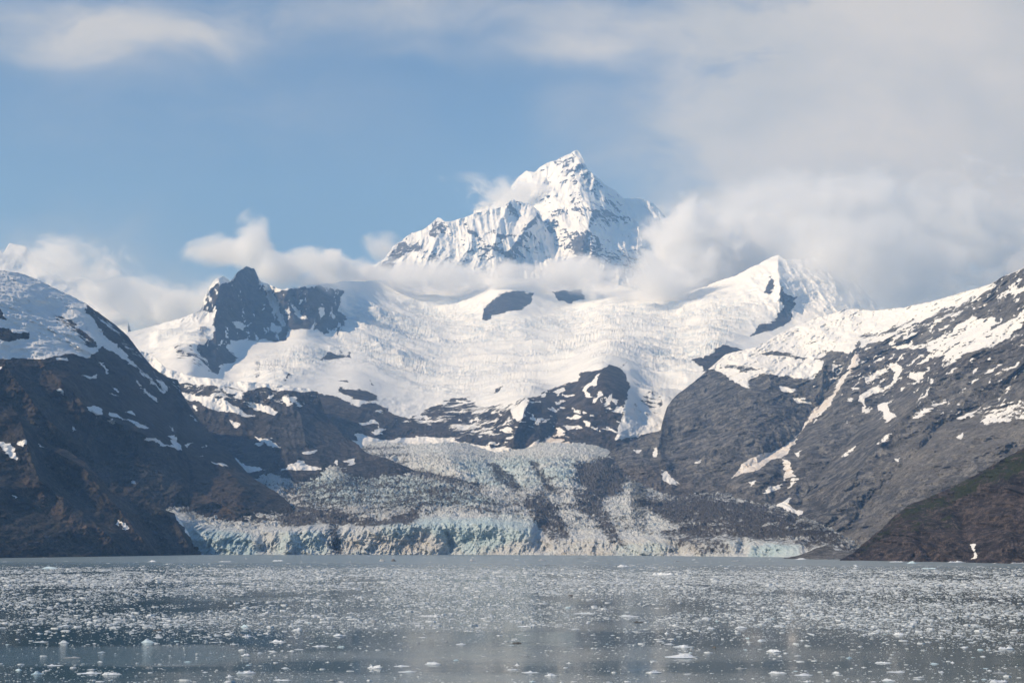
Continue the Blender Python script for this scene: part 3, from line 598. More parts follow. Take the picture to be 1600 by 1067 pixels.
relief('mountain', 'dark left mountainside with snow covered upper ridge and small scattered snow patches', M_LEFT, -220, 480, 1.05,
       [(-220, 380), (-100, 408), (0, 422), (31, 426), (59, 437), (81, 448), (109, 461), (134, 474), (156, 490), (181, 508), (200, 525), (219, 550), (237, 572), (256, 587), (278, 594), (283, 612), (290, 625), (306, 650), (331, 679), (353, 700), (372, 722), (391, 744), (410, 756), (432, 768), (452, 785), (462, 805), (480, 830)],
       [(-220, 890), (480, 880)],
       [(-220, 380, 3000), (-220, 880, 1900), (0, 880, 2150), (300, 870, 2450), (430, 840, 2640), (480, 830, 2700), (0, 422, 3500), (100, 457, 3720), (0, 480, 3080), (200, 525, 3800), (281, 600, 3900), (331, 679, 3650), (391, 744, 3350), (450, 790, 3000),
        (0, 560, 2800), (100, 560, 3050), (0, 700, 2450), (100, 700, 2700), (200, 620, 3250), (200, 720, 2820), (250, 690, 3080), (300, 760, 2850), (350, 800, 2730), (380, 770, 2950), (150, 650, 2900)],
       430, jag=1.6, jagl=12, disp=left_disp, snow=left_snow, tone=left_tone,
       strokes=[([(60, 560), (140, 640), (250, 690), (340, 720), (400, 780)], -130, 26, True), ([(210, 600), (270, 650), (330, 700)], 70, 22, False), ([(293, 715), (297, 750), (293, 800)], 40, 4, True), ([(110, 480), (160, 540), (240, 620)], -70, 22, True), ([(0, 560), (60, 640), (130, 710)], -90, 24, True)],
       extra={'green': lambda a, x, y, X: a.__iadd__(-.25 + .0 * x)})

# ---- nearer left spur
def spur_disp(X, Y, Z, px, py):
    w = 30 * perlin(X / 120, Z / 120, Y / 200)
    q = X * .75 - Z * .66; r = X * .66 + Z * .75
    a = ridged((q + w) / 380, (r + w) / 125, 2.6, 7, .53)
    b = ridged((q + w) / 110, (r - w) / 42, 9.2, 5, .55)
    edge = sstep(0, 40, Z)
    return (-75 * (a - .5) - 30 * (b - .5)) * (.25 + .75 * edge) - 9 * fbm(X / 9, Z / 8, Y / 30, 4, .6)
def spur_snow(a, x, y):
    for p_ in ([(-30, 680), (0, 689), (14, 693), (22, 703), (28, 712), (24, 718), (14, 708), (0, 697), (-30, 690)], [(25, 689), (40, 686), (42, 695), (34, 698), (26, 695)], [(66, 672), (76, 680), (87, 684), (88, 692), (78, 688), (70, 680)], [(60, 691), (66, 693), (73, 699), (66, 698)],
               [(181, 818), (186, 813), (192, 815), (199, 825), (192, 822), (186, 818), (184, 824)], [(190, 824), (200, 826), (198, 829)], [(272, 801), (281, 805), (288, 813), (296, 822), (298, 840), (290, 830), (280, 817)], [(17, 771), (26, 774), (22, 777)], [(95, 690), (99, 694), (97, 697)]):
        paint(a, x, y, p_, .85, 4.0)
def spur_tone(a, x, y):
    a += .12 + .5 * perlin(x / 60, y / 50, 4.4)
    for p_ in ([(40, 740), (60, 760), (100, 790), (160, 830), (190, 862), (170, 866), (120, 830), (60, 790), (20, 760)], [(100, 690), (150, 720), (190, 770), (230, 830), (250, 865), (220, 860), (180, 790), (120, 720)]): paint(a, x, y, p_, .9, 8)
    for p_ in ([(30, 690), (80, 740), (150, 790), (180, 830), (120, 810), (40, 740)], [(0, 780), (60, 810), (120, 860), (0, 868)], [(230, 790), (270, 800), (305, 866), (260, 866)]): paint(a, x, y, p_, -.15, 12)
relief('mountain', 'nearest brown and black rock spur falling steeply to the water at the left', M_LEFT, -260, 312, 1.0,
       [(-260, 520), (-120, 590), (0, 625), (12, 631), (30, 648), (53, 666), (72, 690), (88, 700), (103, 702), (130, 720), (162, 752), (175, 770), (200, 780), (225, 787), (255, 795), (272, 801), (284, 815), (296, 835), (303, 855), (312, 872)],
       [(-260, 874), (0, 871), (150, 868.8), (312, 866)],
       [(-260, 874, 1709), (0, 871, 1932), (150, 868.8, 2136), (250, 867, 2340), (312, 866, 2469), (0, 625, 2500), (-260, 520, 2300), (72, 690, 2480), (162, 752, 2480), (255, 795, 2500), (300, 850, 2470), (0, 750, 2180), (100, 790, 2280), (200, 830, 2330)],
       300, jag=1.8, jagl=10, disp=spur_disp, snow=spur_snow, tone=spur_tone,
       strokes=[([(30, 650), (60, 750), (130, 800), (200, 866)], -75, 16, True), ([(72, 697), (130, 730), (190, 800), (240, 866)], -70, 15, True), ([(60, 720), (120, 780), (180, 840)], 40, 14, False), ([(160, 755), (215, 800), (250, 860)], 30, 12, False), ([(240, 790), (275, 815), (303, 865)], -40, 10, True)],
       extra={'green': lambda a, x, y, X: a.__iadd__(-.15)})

# ---- right foreground hill
def hill_disp(X, Y, Z, px, py):
    w = 14 * perlin(X / 60, Z / 60, Y / 90)
    a = ridged((X + Z * .3 + w) / 95, Z / 170, 3.3, 7, .55); b = ridged((X + w) / 22, Z / 60, 5.5, 5, .58)
    return -46 * (a - .5) - 28 * (b - .5) - 9 * fbm(X / 7, Z / 6, Y / 20, 4, .6)
def hill_snow(a, x, y):
    paint(a, x, y, [(1514, 850), (1523, 849), (1522, 858), (1527, 871), (1519, 874), (1520, 864)], .62, 1.5)
    paint(a, x, y, [(1491, 824), (1495, 828), (1492, 827)], .4, 1.2)
def hill_green(a, x, y, X):
    a -= .40
    paint(a, x, y, [(1340, 862), (1375, 828), (1420, 788), (1480, 763), (1520, 742), (1560, 720), (1620, 690), (1800, 640), (1800, 700), (1620, 735), (1570, 750), (1530, 765), (1490, 790), (1450, 800), (1400, 820), (1370, 850)], .36, 16)
    paint(a, x, y, [(1450, 790), (1490, 800), (1520, 850), (1490, 830), (1450, 830), (1400, 850), (1400, 830)], .02, 12)
relief('hill', 'nearest brown rock hill with green bushes along its crest at the right shore', M_HILL, 1312, 1900, .95,
       [(1312, 875), (1325, 868), (1340, 858), (1350, 848), (1375, 828), (1395, 808), (1420, 788), (1440, 781), (1480, 764), (1520, 744), (1560, 721), (1600, 699), (1700, 655), (1900, 600)],
       [(1312, 875.5), (1400, 875.8), (1500, 877.5), (1600, 879.5), (1900, 885)],
       [(1312, 875, 1648), (1400, 875.8, 1599), (1500, 877.5, 1506), (1600, 879.5, 1411), (1900, 885, 1201), (1340, 858, 1720), (1440, 781, 1830), (1600, 699, 1800), (1900, 600, 1600), (1500, 820, 1650), (1600, 800, 1590), (1420, 830, 1690)],
       250, jag=2.4, jagl=9, disp=hill_disp, snow=hill_snow, extra={'green': hill_green},
       strokes=[([(1480, 770), (1500, 810), (1512, 845), (1522, 876)], 16, 9, False), ([(1440, 782), (1415, 830), (1430, 875)], -12, 16, False), ([(1560, 722), (1578, 790), (1570, 878)], -14, 16, False)], back=(6, 60, 40))

# ---- low rock point at the foot of the glacier, right of the ice face
relief('shore', 'low grey rock point between the glacier end and the right hill', M_RIGHT, 1225, 1360, .9,
       [(1225, 871), (1245, 868), (1262, 862), (1275, 856), (1290, 852), (1300, 853), (1306, 862), (1316, 862), (1330, 864), (1345, 866), (1360, 868)],
       [(1225, 872.5), (1300, 873), (1360, 873.5)], [(1225, 872, 1850), (1300, 873, 1780), (1360, 873, 1760), (1290, 852, 1900), (1330, 864, 1850)], 40, jag=1.5, jagl=6,
       disp=lambda X, Y, Z, px, py: -8 * (ridged(X / 18, Z / 12, .3, 4) - .5), tone=lambda a, x, y: a.__iadd__(-.3), back=(5, 12, 5))

# ------------------------------------------------------------------ glacier
GFT = [(240, 800), (285, 804), (300, 814), (330, 822), (375, 829), (400, 827), (431, 824), (470, 822), (487, 817), (520, 823), (556, 820), (600, 813), (656, 808), (712, 806), (775, 809), (834, 818), (869, 834), (900, 836), (950, 834), (1000, 838), (1060, 834), (1100, 838), (1150, 836), (1200, 842), (1260, 846), (1300, 852), (1335, 862), (1420, 866)]
def face_top(px): g = np.array(GFT, float); return np.interp(px, g[:, 0], g[:, 1])
def glac_depth_adjust(px, py, d):
    return d
def glac_disp(X, Y, Z, px, py):
    ft = face_top(px); f = sstep(ft - 3, ft + 6, py)            # 1 on the cliff face
    w = 8 * perlin(X / 40, Z / 40, 1.0)
    but = ridged((X + w) / 120, Z / 260, 2.2, 3, .5)
    col = ridged((X + w) / 26 - Z / 80, Z / 60, 1.7, 5, .58)
    fin = ridged((X + w * .5) / 10, Z / 13, 6.1, 3, .6); blk = ridged((X + w) / 34 + Z / 60, Z / 26, 3.9, 5, .62)
    calm = 1 - .35 * sstep(640, 670, px) * sstep(860, 835, px)
    return calm * f * (-8 * (but - .5) - 18 * (col - .5) - 20 * (blk - .5) - 10 * (fin - .5)) * sstep(876, 862, py * 1.0) + f * 0 * X
def glac_z(X, Y, Z, px, py):
    ft = face_top(px); up = sstep(ft + 5, ft - 4, py)
    s = ridged(X / 34, Y / 34, .4, 5, .62); s2 = ridged(X / 13, Y / 16, 3.4, 3, .6)
    mound = fbm(X / 150, Y / 230, .4, 3)
    flat = sstep(722, 706, py)
    k = np.clip(Y / 3000, .8, 1.5)
    return up * k * (17 * (s - .45) + 7 * (s2 - .45)) * (1 - .55 * flat) + up * 7 * mound * sstep(ft, ft - 25, py)
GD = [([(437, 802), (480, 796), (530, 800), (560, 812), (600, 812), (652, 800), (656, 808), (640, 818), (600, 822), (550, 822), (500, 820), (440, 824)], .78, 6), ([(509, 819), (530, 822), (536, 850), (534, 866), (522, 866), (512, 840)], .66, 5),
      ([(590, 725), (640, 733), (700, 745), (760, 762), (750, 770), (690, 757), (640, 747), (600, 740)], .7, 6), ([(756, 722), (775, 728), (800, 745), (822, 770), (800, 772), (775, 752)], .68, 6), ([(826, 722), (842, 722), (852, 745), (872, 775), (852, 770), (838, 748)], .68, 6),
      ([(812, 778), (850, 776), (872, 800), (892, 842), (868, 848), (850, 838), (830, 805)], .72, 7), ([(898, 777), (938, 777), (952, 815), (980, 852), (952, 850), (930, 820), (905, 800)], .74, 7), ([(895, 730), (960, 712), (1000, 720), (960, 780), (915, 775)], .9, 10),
      ([(545, 700), (640, 690), (642, 720), (640, 730), (560, 728)], .45, 6), ([(990, 782), (1100, 780), (1180, 790), (1260, 815), (1300, 835), (1345, 866), (1300, 862), (1262, 848), (1200, 846), (1150, 840), (1100, 842), (1050, 838), (1000, 832), (975, 810)], .80, 8),  # first patch: shadow of the left shoulder painted dark; second: debris
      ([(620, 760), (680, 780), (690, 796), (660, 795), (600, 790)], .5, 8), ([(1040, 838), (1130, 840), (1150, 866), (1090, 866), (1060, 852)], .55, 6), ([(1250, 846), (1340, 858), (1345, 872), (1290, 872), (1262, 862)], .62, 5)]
def g_debris_shade(a, x, y, X):
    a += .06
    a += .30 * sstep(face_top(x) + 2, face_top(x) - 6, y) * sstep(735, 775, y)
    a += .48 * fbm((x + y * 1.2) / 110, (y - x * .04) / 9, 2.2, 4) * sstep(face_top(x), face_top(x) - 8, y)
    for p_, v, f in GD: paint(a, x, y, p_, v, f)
    paint(a, x, y, [(440, 748), (640, 746), (760, 770), (700, 790), (640, 795), (480, 795), (440, 780)], .55, 10)  # shade over the middle slope, painted in with the dark debris colour
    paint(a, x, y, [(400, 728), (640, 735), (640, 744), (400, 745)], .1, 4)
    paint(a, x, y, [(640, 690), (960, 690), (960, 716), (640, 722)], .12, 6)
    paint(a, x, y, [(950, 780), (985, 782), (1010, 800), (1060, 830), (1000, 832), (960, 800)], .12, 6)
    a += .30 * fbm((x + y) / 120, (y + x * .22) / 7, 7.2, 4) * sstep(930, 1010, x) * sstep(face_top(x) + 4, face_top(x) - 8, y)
def g_blue(a, x, y, X):
    paint(a, x, y, [(656, 811), (712, 810), (775, 808), (835, 816), (835, 835), (800, 850), (740, 866), (700, 866), (695, 845), (660, 830), (648, 822)], .72, 8)
    paint(a, x, y, [(285, 825), (330, 826), (390, 834), (400, 868), (300, 868)], .85, 8); paint(a, x, y, [(440, 832), (500, 828), (515, 868), (430, 868)], .6, 8)
    paint(a, x, y, [(590, 818), (650, 815), (640, 840), (600, 840)], .6, 8); paint(a, x, y, [(1170, 848), (1250, 850), (1250, 872), (1170, 872)], .7, 6); paint(a, x, y, [(960, 845), (1040, 850), (1040, 868), (960, 868)], .45, 6)
    paint(a, x, y, [(450, 745), (640, 745), (740, 770), (780, 790), (640, 795), (480, 790)], .65, 10); paint(a, x, y, [(700, 722), (830, 718), (900, 722), (890, 760), (760, 765)], .5, 10)  # first patch: bluish shade of the middle slope put into the ice colour
def g_dirt(a, x, y, X):
    paint(a, x, y, [(540, 838), (600, 832), (690, 840), (700, 866), (540, 866)], .5, 8); paint(a, x, y, [(740, 850), (850, 838), (960, 845), (960, 868), (740, 868)], .45, 8); paint(a, x, y, [(860, 840), (1100, 842), (1100, 868), (860, 868)], .5, 8)
    paint(a, x, y, [(690, 842), (700, 838), (725, 866), (690, 866)], .5, 4); paint(a, x, y, [(400, 795), (800, 790), (800, 806), (400, 800)], .25, 6)
gctrl = [(240, 872, 2480), (700, 872, 2490), (1000, 873, 2300), (1200, 874, 2100), (1420, 875, 1850)]
for x_ in range(255, 1420, 32):
    ftv = float(face_top(np.array([x_]))[0]); base_d = float(np.interp(x_, [240, 700, 850, 1000, 1200, 1320, 1420], [2475, 2490, 2420, 2300, 2100, 1940, 1850]))
    gctrl += [(x_, 866.5, base_d), (x_, ftv, base_d + 72), (x_, (ftv + 866) / 2, base_d + 34), (x_, ftv - 7, base_d + 190)]
gctrl += [(450, 795, 3150), (600, 795, 2900), (700, 790, 2900), (800, 790, 2950), (900, 790, 3000), (1000, 790, 3050), (1100, 795, 2900), (1200, 812, 2550), (1300, 835, 2200), (420, 745, 3600), (420, 735, 4000), (520, 745, 3600), (560, 735, 3950), (640, 745, 3700), (500, 775, 3330),
          (650, 770, 3250), (760, 765, 3300), (850, 770, 3250), (950, 775, 3350), (1060, 770, 3800), (700, 725, 3750), (850, 720, 3800), (950, 735, 3750), (640, 712, 4200), (800, 708, 4350), (940, 708, 4200), (800, 696, 4900), (600, 700, 4400), (350, 760, 3700), (1200, 790, 3300), (1350, 830, 2600), (560, 722, 4100)]
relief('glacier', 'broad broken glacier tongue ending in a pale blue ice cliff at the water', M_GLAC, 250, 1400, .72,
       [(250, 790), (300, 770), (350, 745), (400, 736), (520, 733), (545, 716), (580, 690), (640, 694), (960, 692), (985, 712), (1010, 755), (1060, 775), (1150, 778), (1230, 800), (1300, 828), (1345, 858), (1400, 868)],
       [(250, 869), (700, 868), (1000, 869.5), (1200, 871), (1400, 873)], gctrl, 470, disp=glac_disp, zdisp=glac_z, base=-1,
       extra={'debris_shade': g_debris_shade, 'blue': g_blue, 'dirt': g_dirt}, back=(3, 60, 60),
       strokes=[([(535, 815), (528, 866)], 14, 9, False), ([(700, 832), (706, 866)], 14, 5, False), ([(690, 828), (670, 866)], -22, 14, False), ([(845, 815), (850, 866)], 30, 12, False), ([(450, 825), (452, 866)], -26, 10, False), ([(415, 830), (412, 866)], 24, 10, False),
                ([(1010, 838), (1000, 866)], -30, 16, False), ([(1060, 836), (1060, 868)], 30, 12, False), ([(1165, 840), (1160, 868)], 26, 8, False), ([(1262, 846), (1258, 870)], 20, 6, False),
                ([(756, 722), (800, 745), (822, 770)], 90, 12, True), ([(830, 722), (845, 745), (872, 775)], 90, 10, True), ([(600, 730), (700, 748), (760, 765)], 80, 10, True), ([(660, 722), (760, 745), (790, 770)], -60, 12, False), ([(915, 725), (905, 770)], 80, 14, False)])
#WATER
# ------------------------------------------------------------------ water
def water():
    m, t, out = material('fjord_water')
    p = t.pos()
    rip = t.noise(smap(t, p, 0.22, 1.0, 1.0), 0.9, 5, 0.55); swell = t.noise(smap(t, p, 0.15, 0.6, 1), 0.12, 4, 0.5)
    calm = t.rng(t.noise(smap(t, p, 0.25, 1.0, 1), 0.018, 3, 0.5), 0.42, 0.56, 0.12, 1.25)
    wind = t.attr('wind')
    h = t.m('ADD', t.m('MULTIPLY', rip, t.m('ADD', calm, t.m('MULTIPLY', wind, 2.5))), t.m('MULTIPLY', swell, 0.9))
    nrm = t.bump(h, 0.05, 1.0)
    # fine brash and slush floating on the surface, thin patches with their own outlines
    br = t.attr('brash')
    s1 = t.noise(smap(t, p, 0.55, 1, 1), 1.1, 5, 0.72, 0.4); s2 = t.noise(smap(t, p, 0.3, 1, 1), 0.02, 4, 0.6, 0.3); s3 = t.noise(smap(t, p, 0.5, 1, 1), 0.22, 4, 0.65, 0.3)
    q = t.m('ADD', t.m('MULTIPLY', t.m('SUBTRACT', s1, 0.5), 1.5), t.m('ADD', t.m('MULTIPLY', t.m('SUBTRACT', s2, 0.5), 1.2), t.m('MULTIPLY', t.m('SUBTRACT', s3, 0.5), 1.1)))
    ice = t.rng(t.m('ADD', q, br), 0.34, 0.52)
    fl = t.attr('film')
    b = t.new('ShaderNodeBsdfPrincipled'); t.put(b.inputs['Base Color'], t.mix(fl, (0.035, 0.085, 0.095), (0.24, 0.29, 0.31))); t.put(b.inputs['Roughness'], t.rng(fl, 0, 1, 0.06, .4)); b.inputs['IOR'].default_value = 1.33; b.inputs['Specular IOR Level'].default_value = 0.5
    t.put(b.inputs['Normal'], nrm)
    i = t.new('ShaderNodeBsdfPrincipled'); t.put(i.inputs['Base Color'], t.mix(s1, (0.30, 0.34, 0.37), (0.55, 0.59, 0.61))); t.put(i.inputs['Roughness'], 0.5)
    t.put(i.inputs['Normal'], t.bump(s1, 0.5, 1.0))
    mx = t.new('ShaderNodeMixShader'); t.put(mx.inputs[0], ice); t.l.new(b.outputs[0], mx.inputs[1]); t.l.new(i.outputs[0], mx.inputs[2]); t.l.new(mx.outputs[0], out.inputs['Surface'])
    return m
def lead(x, y):
    u_ = x / y * F + 800; w = 8 * fbm(x / 25, y / 30, 3.3, 3)
    return sstep(236, 246, y + w) * sstep(292, 278, y + w) * sstep(420, 280, u_)
def brash_density(x, y):
    """how much loose ice lies on the water at a world point, 0..1"""
    y_, x_ = y, x
    y = y * (1 + .30 * (np.clip(x / y, -.45, .45) - .0)) * (1 + .11 * fbm(x / 120, y / 500, 7.7, 3))
    bands = np.interp(y, [100, 180, 230, 255, 270, 300, 350, 420, 520, 700, 900, 1000, 1060, 1150, 1500, 1700, 2000, 2450], [.24, .24, .22, .18, .22, .32, .50, .66, .75, .8, .8, .8, .65, .26, .16, .2, .16, .2])
    pat = fbm(x / 60, y / 130, .2, 4); pat2 = fbm(x / 18, y / 45, .9, 3)
    d = bands * np.clip(1 + 2.3 * pat + 1.5 * pat2, 0.03, 2.2)
    u_ = x_ / y_ * F + 800; y = y_
    open_ = lead(x, y)            # smooth open lead at the left
    mid = sstep(380, 300, y) * np.exp(-((u_ - 640) / 190) ** 2) * .6 + sstep(330, 260, y) * np.exp(-((u_ - 1100) / 120) ** 2) * .3
    return np.clip(d * (1 - .9 * open_) * (1 - mid), 0, 1)
def build_water():
    ys = np.concatenate([[-3000, -500, 50], 100 * (2600 / 100) ** np.linspace(0, 1, 420), [3500, 6000, 14000, 30000]])
    us = np.concatenate([[-3.0, -1.5, -.9], np.linspace(-.6, .6, 260), [.9, 1.5, 3.0]])
    Y = np.broadcast_to(ys[:, None], (len(ys), len(us))); X = us[None] * np.maximum(np.abs(Y), 1500)
    X = np.where(Y > 0, us[None] * np.maximum(Y, 400) , us[None] * 2500.0)
    V = np.stack([X, Y, np.zeros_like(X)], -1)
    br = brash_density(X, np.maximum(Y, 100)) * np.interp(Y, [100, 300, 450, 700, 1000, 1200, 2500], [-.5, -.35, -.05, .10, .16, .05, .10]); br = np.where(Y > 2700, -1, br)
    br = np.where((Y < 300), -.6, br)
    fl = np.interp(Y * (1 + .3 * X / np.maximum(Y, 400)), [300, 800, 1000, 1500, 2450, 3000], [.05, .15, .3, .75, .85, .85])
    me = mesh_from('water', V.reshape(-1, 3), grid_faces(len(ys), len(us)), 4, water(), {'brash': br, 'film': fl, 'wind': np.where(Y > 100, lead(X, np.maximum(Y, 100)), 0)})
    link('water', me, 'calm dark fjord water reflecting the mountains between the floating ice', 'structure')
build_water()

# ------------------------------------------------------------------ floating ice
def ice_mat(name, a, b, c, rough=0.45):
    m, t, out = material(name); p = t.pos()
    n = t.noise(p, 1.3, 5, 0.65); oi = t.new('ShaderNodeObjectInfo').outputs['Random']
    col = t.mix(t.rng(n, .35, .65), a, b); col = t.mix(t.rng(t.noise(p, .35, 3, .5), .55, .75), col, c)
    principled(t, out, col, rough, t.bump(t.noise(p, 2.5, 5, .7), .25, 1.0), spec=.4)
    return m
I_WHITE = ice_mat('white_ice', (0.72, 0.76, 0.78), (0.84, 0.86, 0.87), (0.58, 0.68, 0.73))
I_BRASH = ice_mat('wet_brash_ice', (0.50, 0.54, 0.56), (0.74, 0.77, 0.78), (0.30, 0.36, 0.40))
I_BLUE = ice_mat('blue_ice', (0.50, 0.66, 0.72), (0.70, 0.80, 0.83), (0.40, 0.58, 0.66), .3)
I_DARK = ice_mat('dirty_ice', (0.10, 0.095, 0.09), (0.20, 0.185, 0.17), (0.05, 0.05, 0.05), .6)
I_GREY = ice_mat('grey_ice', (0.28, 0.30, 0.32), (0.42, 0.44, 0.45), (0.20, 0.22, 0.24), .4)

def floe_mesh(name, seed, L, Wd, H, mat, kind='floe', nr=7, na=26):
    """one piece of ice: irregular outline, raised lumps, undercut edge below the waterline"""
    r = np.random.default_rng(seed); o = r.uniform(0, 99)
    th = np.linspace(0, 2 * math.pi, na, endpoint=False)
    out_ = 1 + .32 * fbm(np.cos(th) * 1.1 + o, np.sin(th) * 1.1, o, 4, .6) * 1.6
    rr = np.linspace(0, 1, nr)
    V = []; 
    lumps = [(r.uniform(-.6, .6), r.uniform(-.5, .5), r.uniform(.12, .4), r.uniform(.3, 1.0)) for _ in range(4 if kind == 'floe' else 3)]
    if kind == 'berg': lumps = [(r.uniform(-.2, .2), 0, .5, 1.0), (r.uniform(-.6, -.2), r.uniform(-.3, .3), .3, .55), (r.uniform(.2, .6), r.uniform(-.3, .3), .3, .5)]
    if kind == 'ridge': lumps = [(x_, r.uniform(-.2, .2), r.uniform(.12, .22), r.uniform(.4, 1.0)) for x_ in np.linspace(-.7, .7, 6)]
    def hgt(x, y, k):
        h = .22 + sum(a * np.exp(-((x - lx) ** 2 + (y - ly) ** 2) / s ** 2) for lx, ly, s, a in lumps) * .8
        h = h + .30 * fbm(x * 2.6 + o, y * 2.6, o, 4, .6)
        return np.maximum(h, .10) * (1 - k ** 6 * .35)
    for k in rr:
        x = np.cos(th) * out_ * k; y = np.sin(th) * out_ * k
        V.append(np.stack([x * L / 2, y * Wd / 2, hgt(x, y, k) * H], -1))
    x = np.cos(th) * out_; y = np.sin(th) * out_
    V.append(np.stack([x * .97 * L / 2, y * .97 * Wd / 2, np.full(na, .02 * H)], -1)); V.append(np.stack([x * 1.06 * L / 2, y * 1.06 * Wd / 2, np.full(na, -.35 * H)], -1))
    V.append(np.stack([x * .4 * L / 2, y * .4 * Wd / 2, np.full(na, -.8 * H)], -1))
    V = np.array(V); n = V.shape[0]
    i = np.arange(n - 1)[:, None] * na + np.arange(na)[None]; j = np.arange(n - 1)[:, None] * na + (np.arange(na)[None] + 1) % na
    q = np.stack([i, i + na, j + na, j], -1).reshape(-1, 4)
    return mesh_from(name, V.reshape(-1, 3), q.ravel(), 4, mat, smooth=False)

def place(name, me, px, py, label, cat, group=None, rot=0.0, scl=1.0, dz=0.0):
    g_ = ground(px, py); o = link(name, me, label, None, cat, group)
    o.location = (float(g_[0]), float(g_[1]), dz); o.rotation_euler = (0, 0, rot); o.scale = (scl,) * 3
    return o
def pxm(py): return float(water_d(py)) / F      # metres per photo pixel at that row
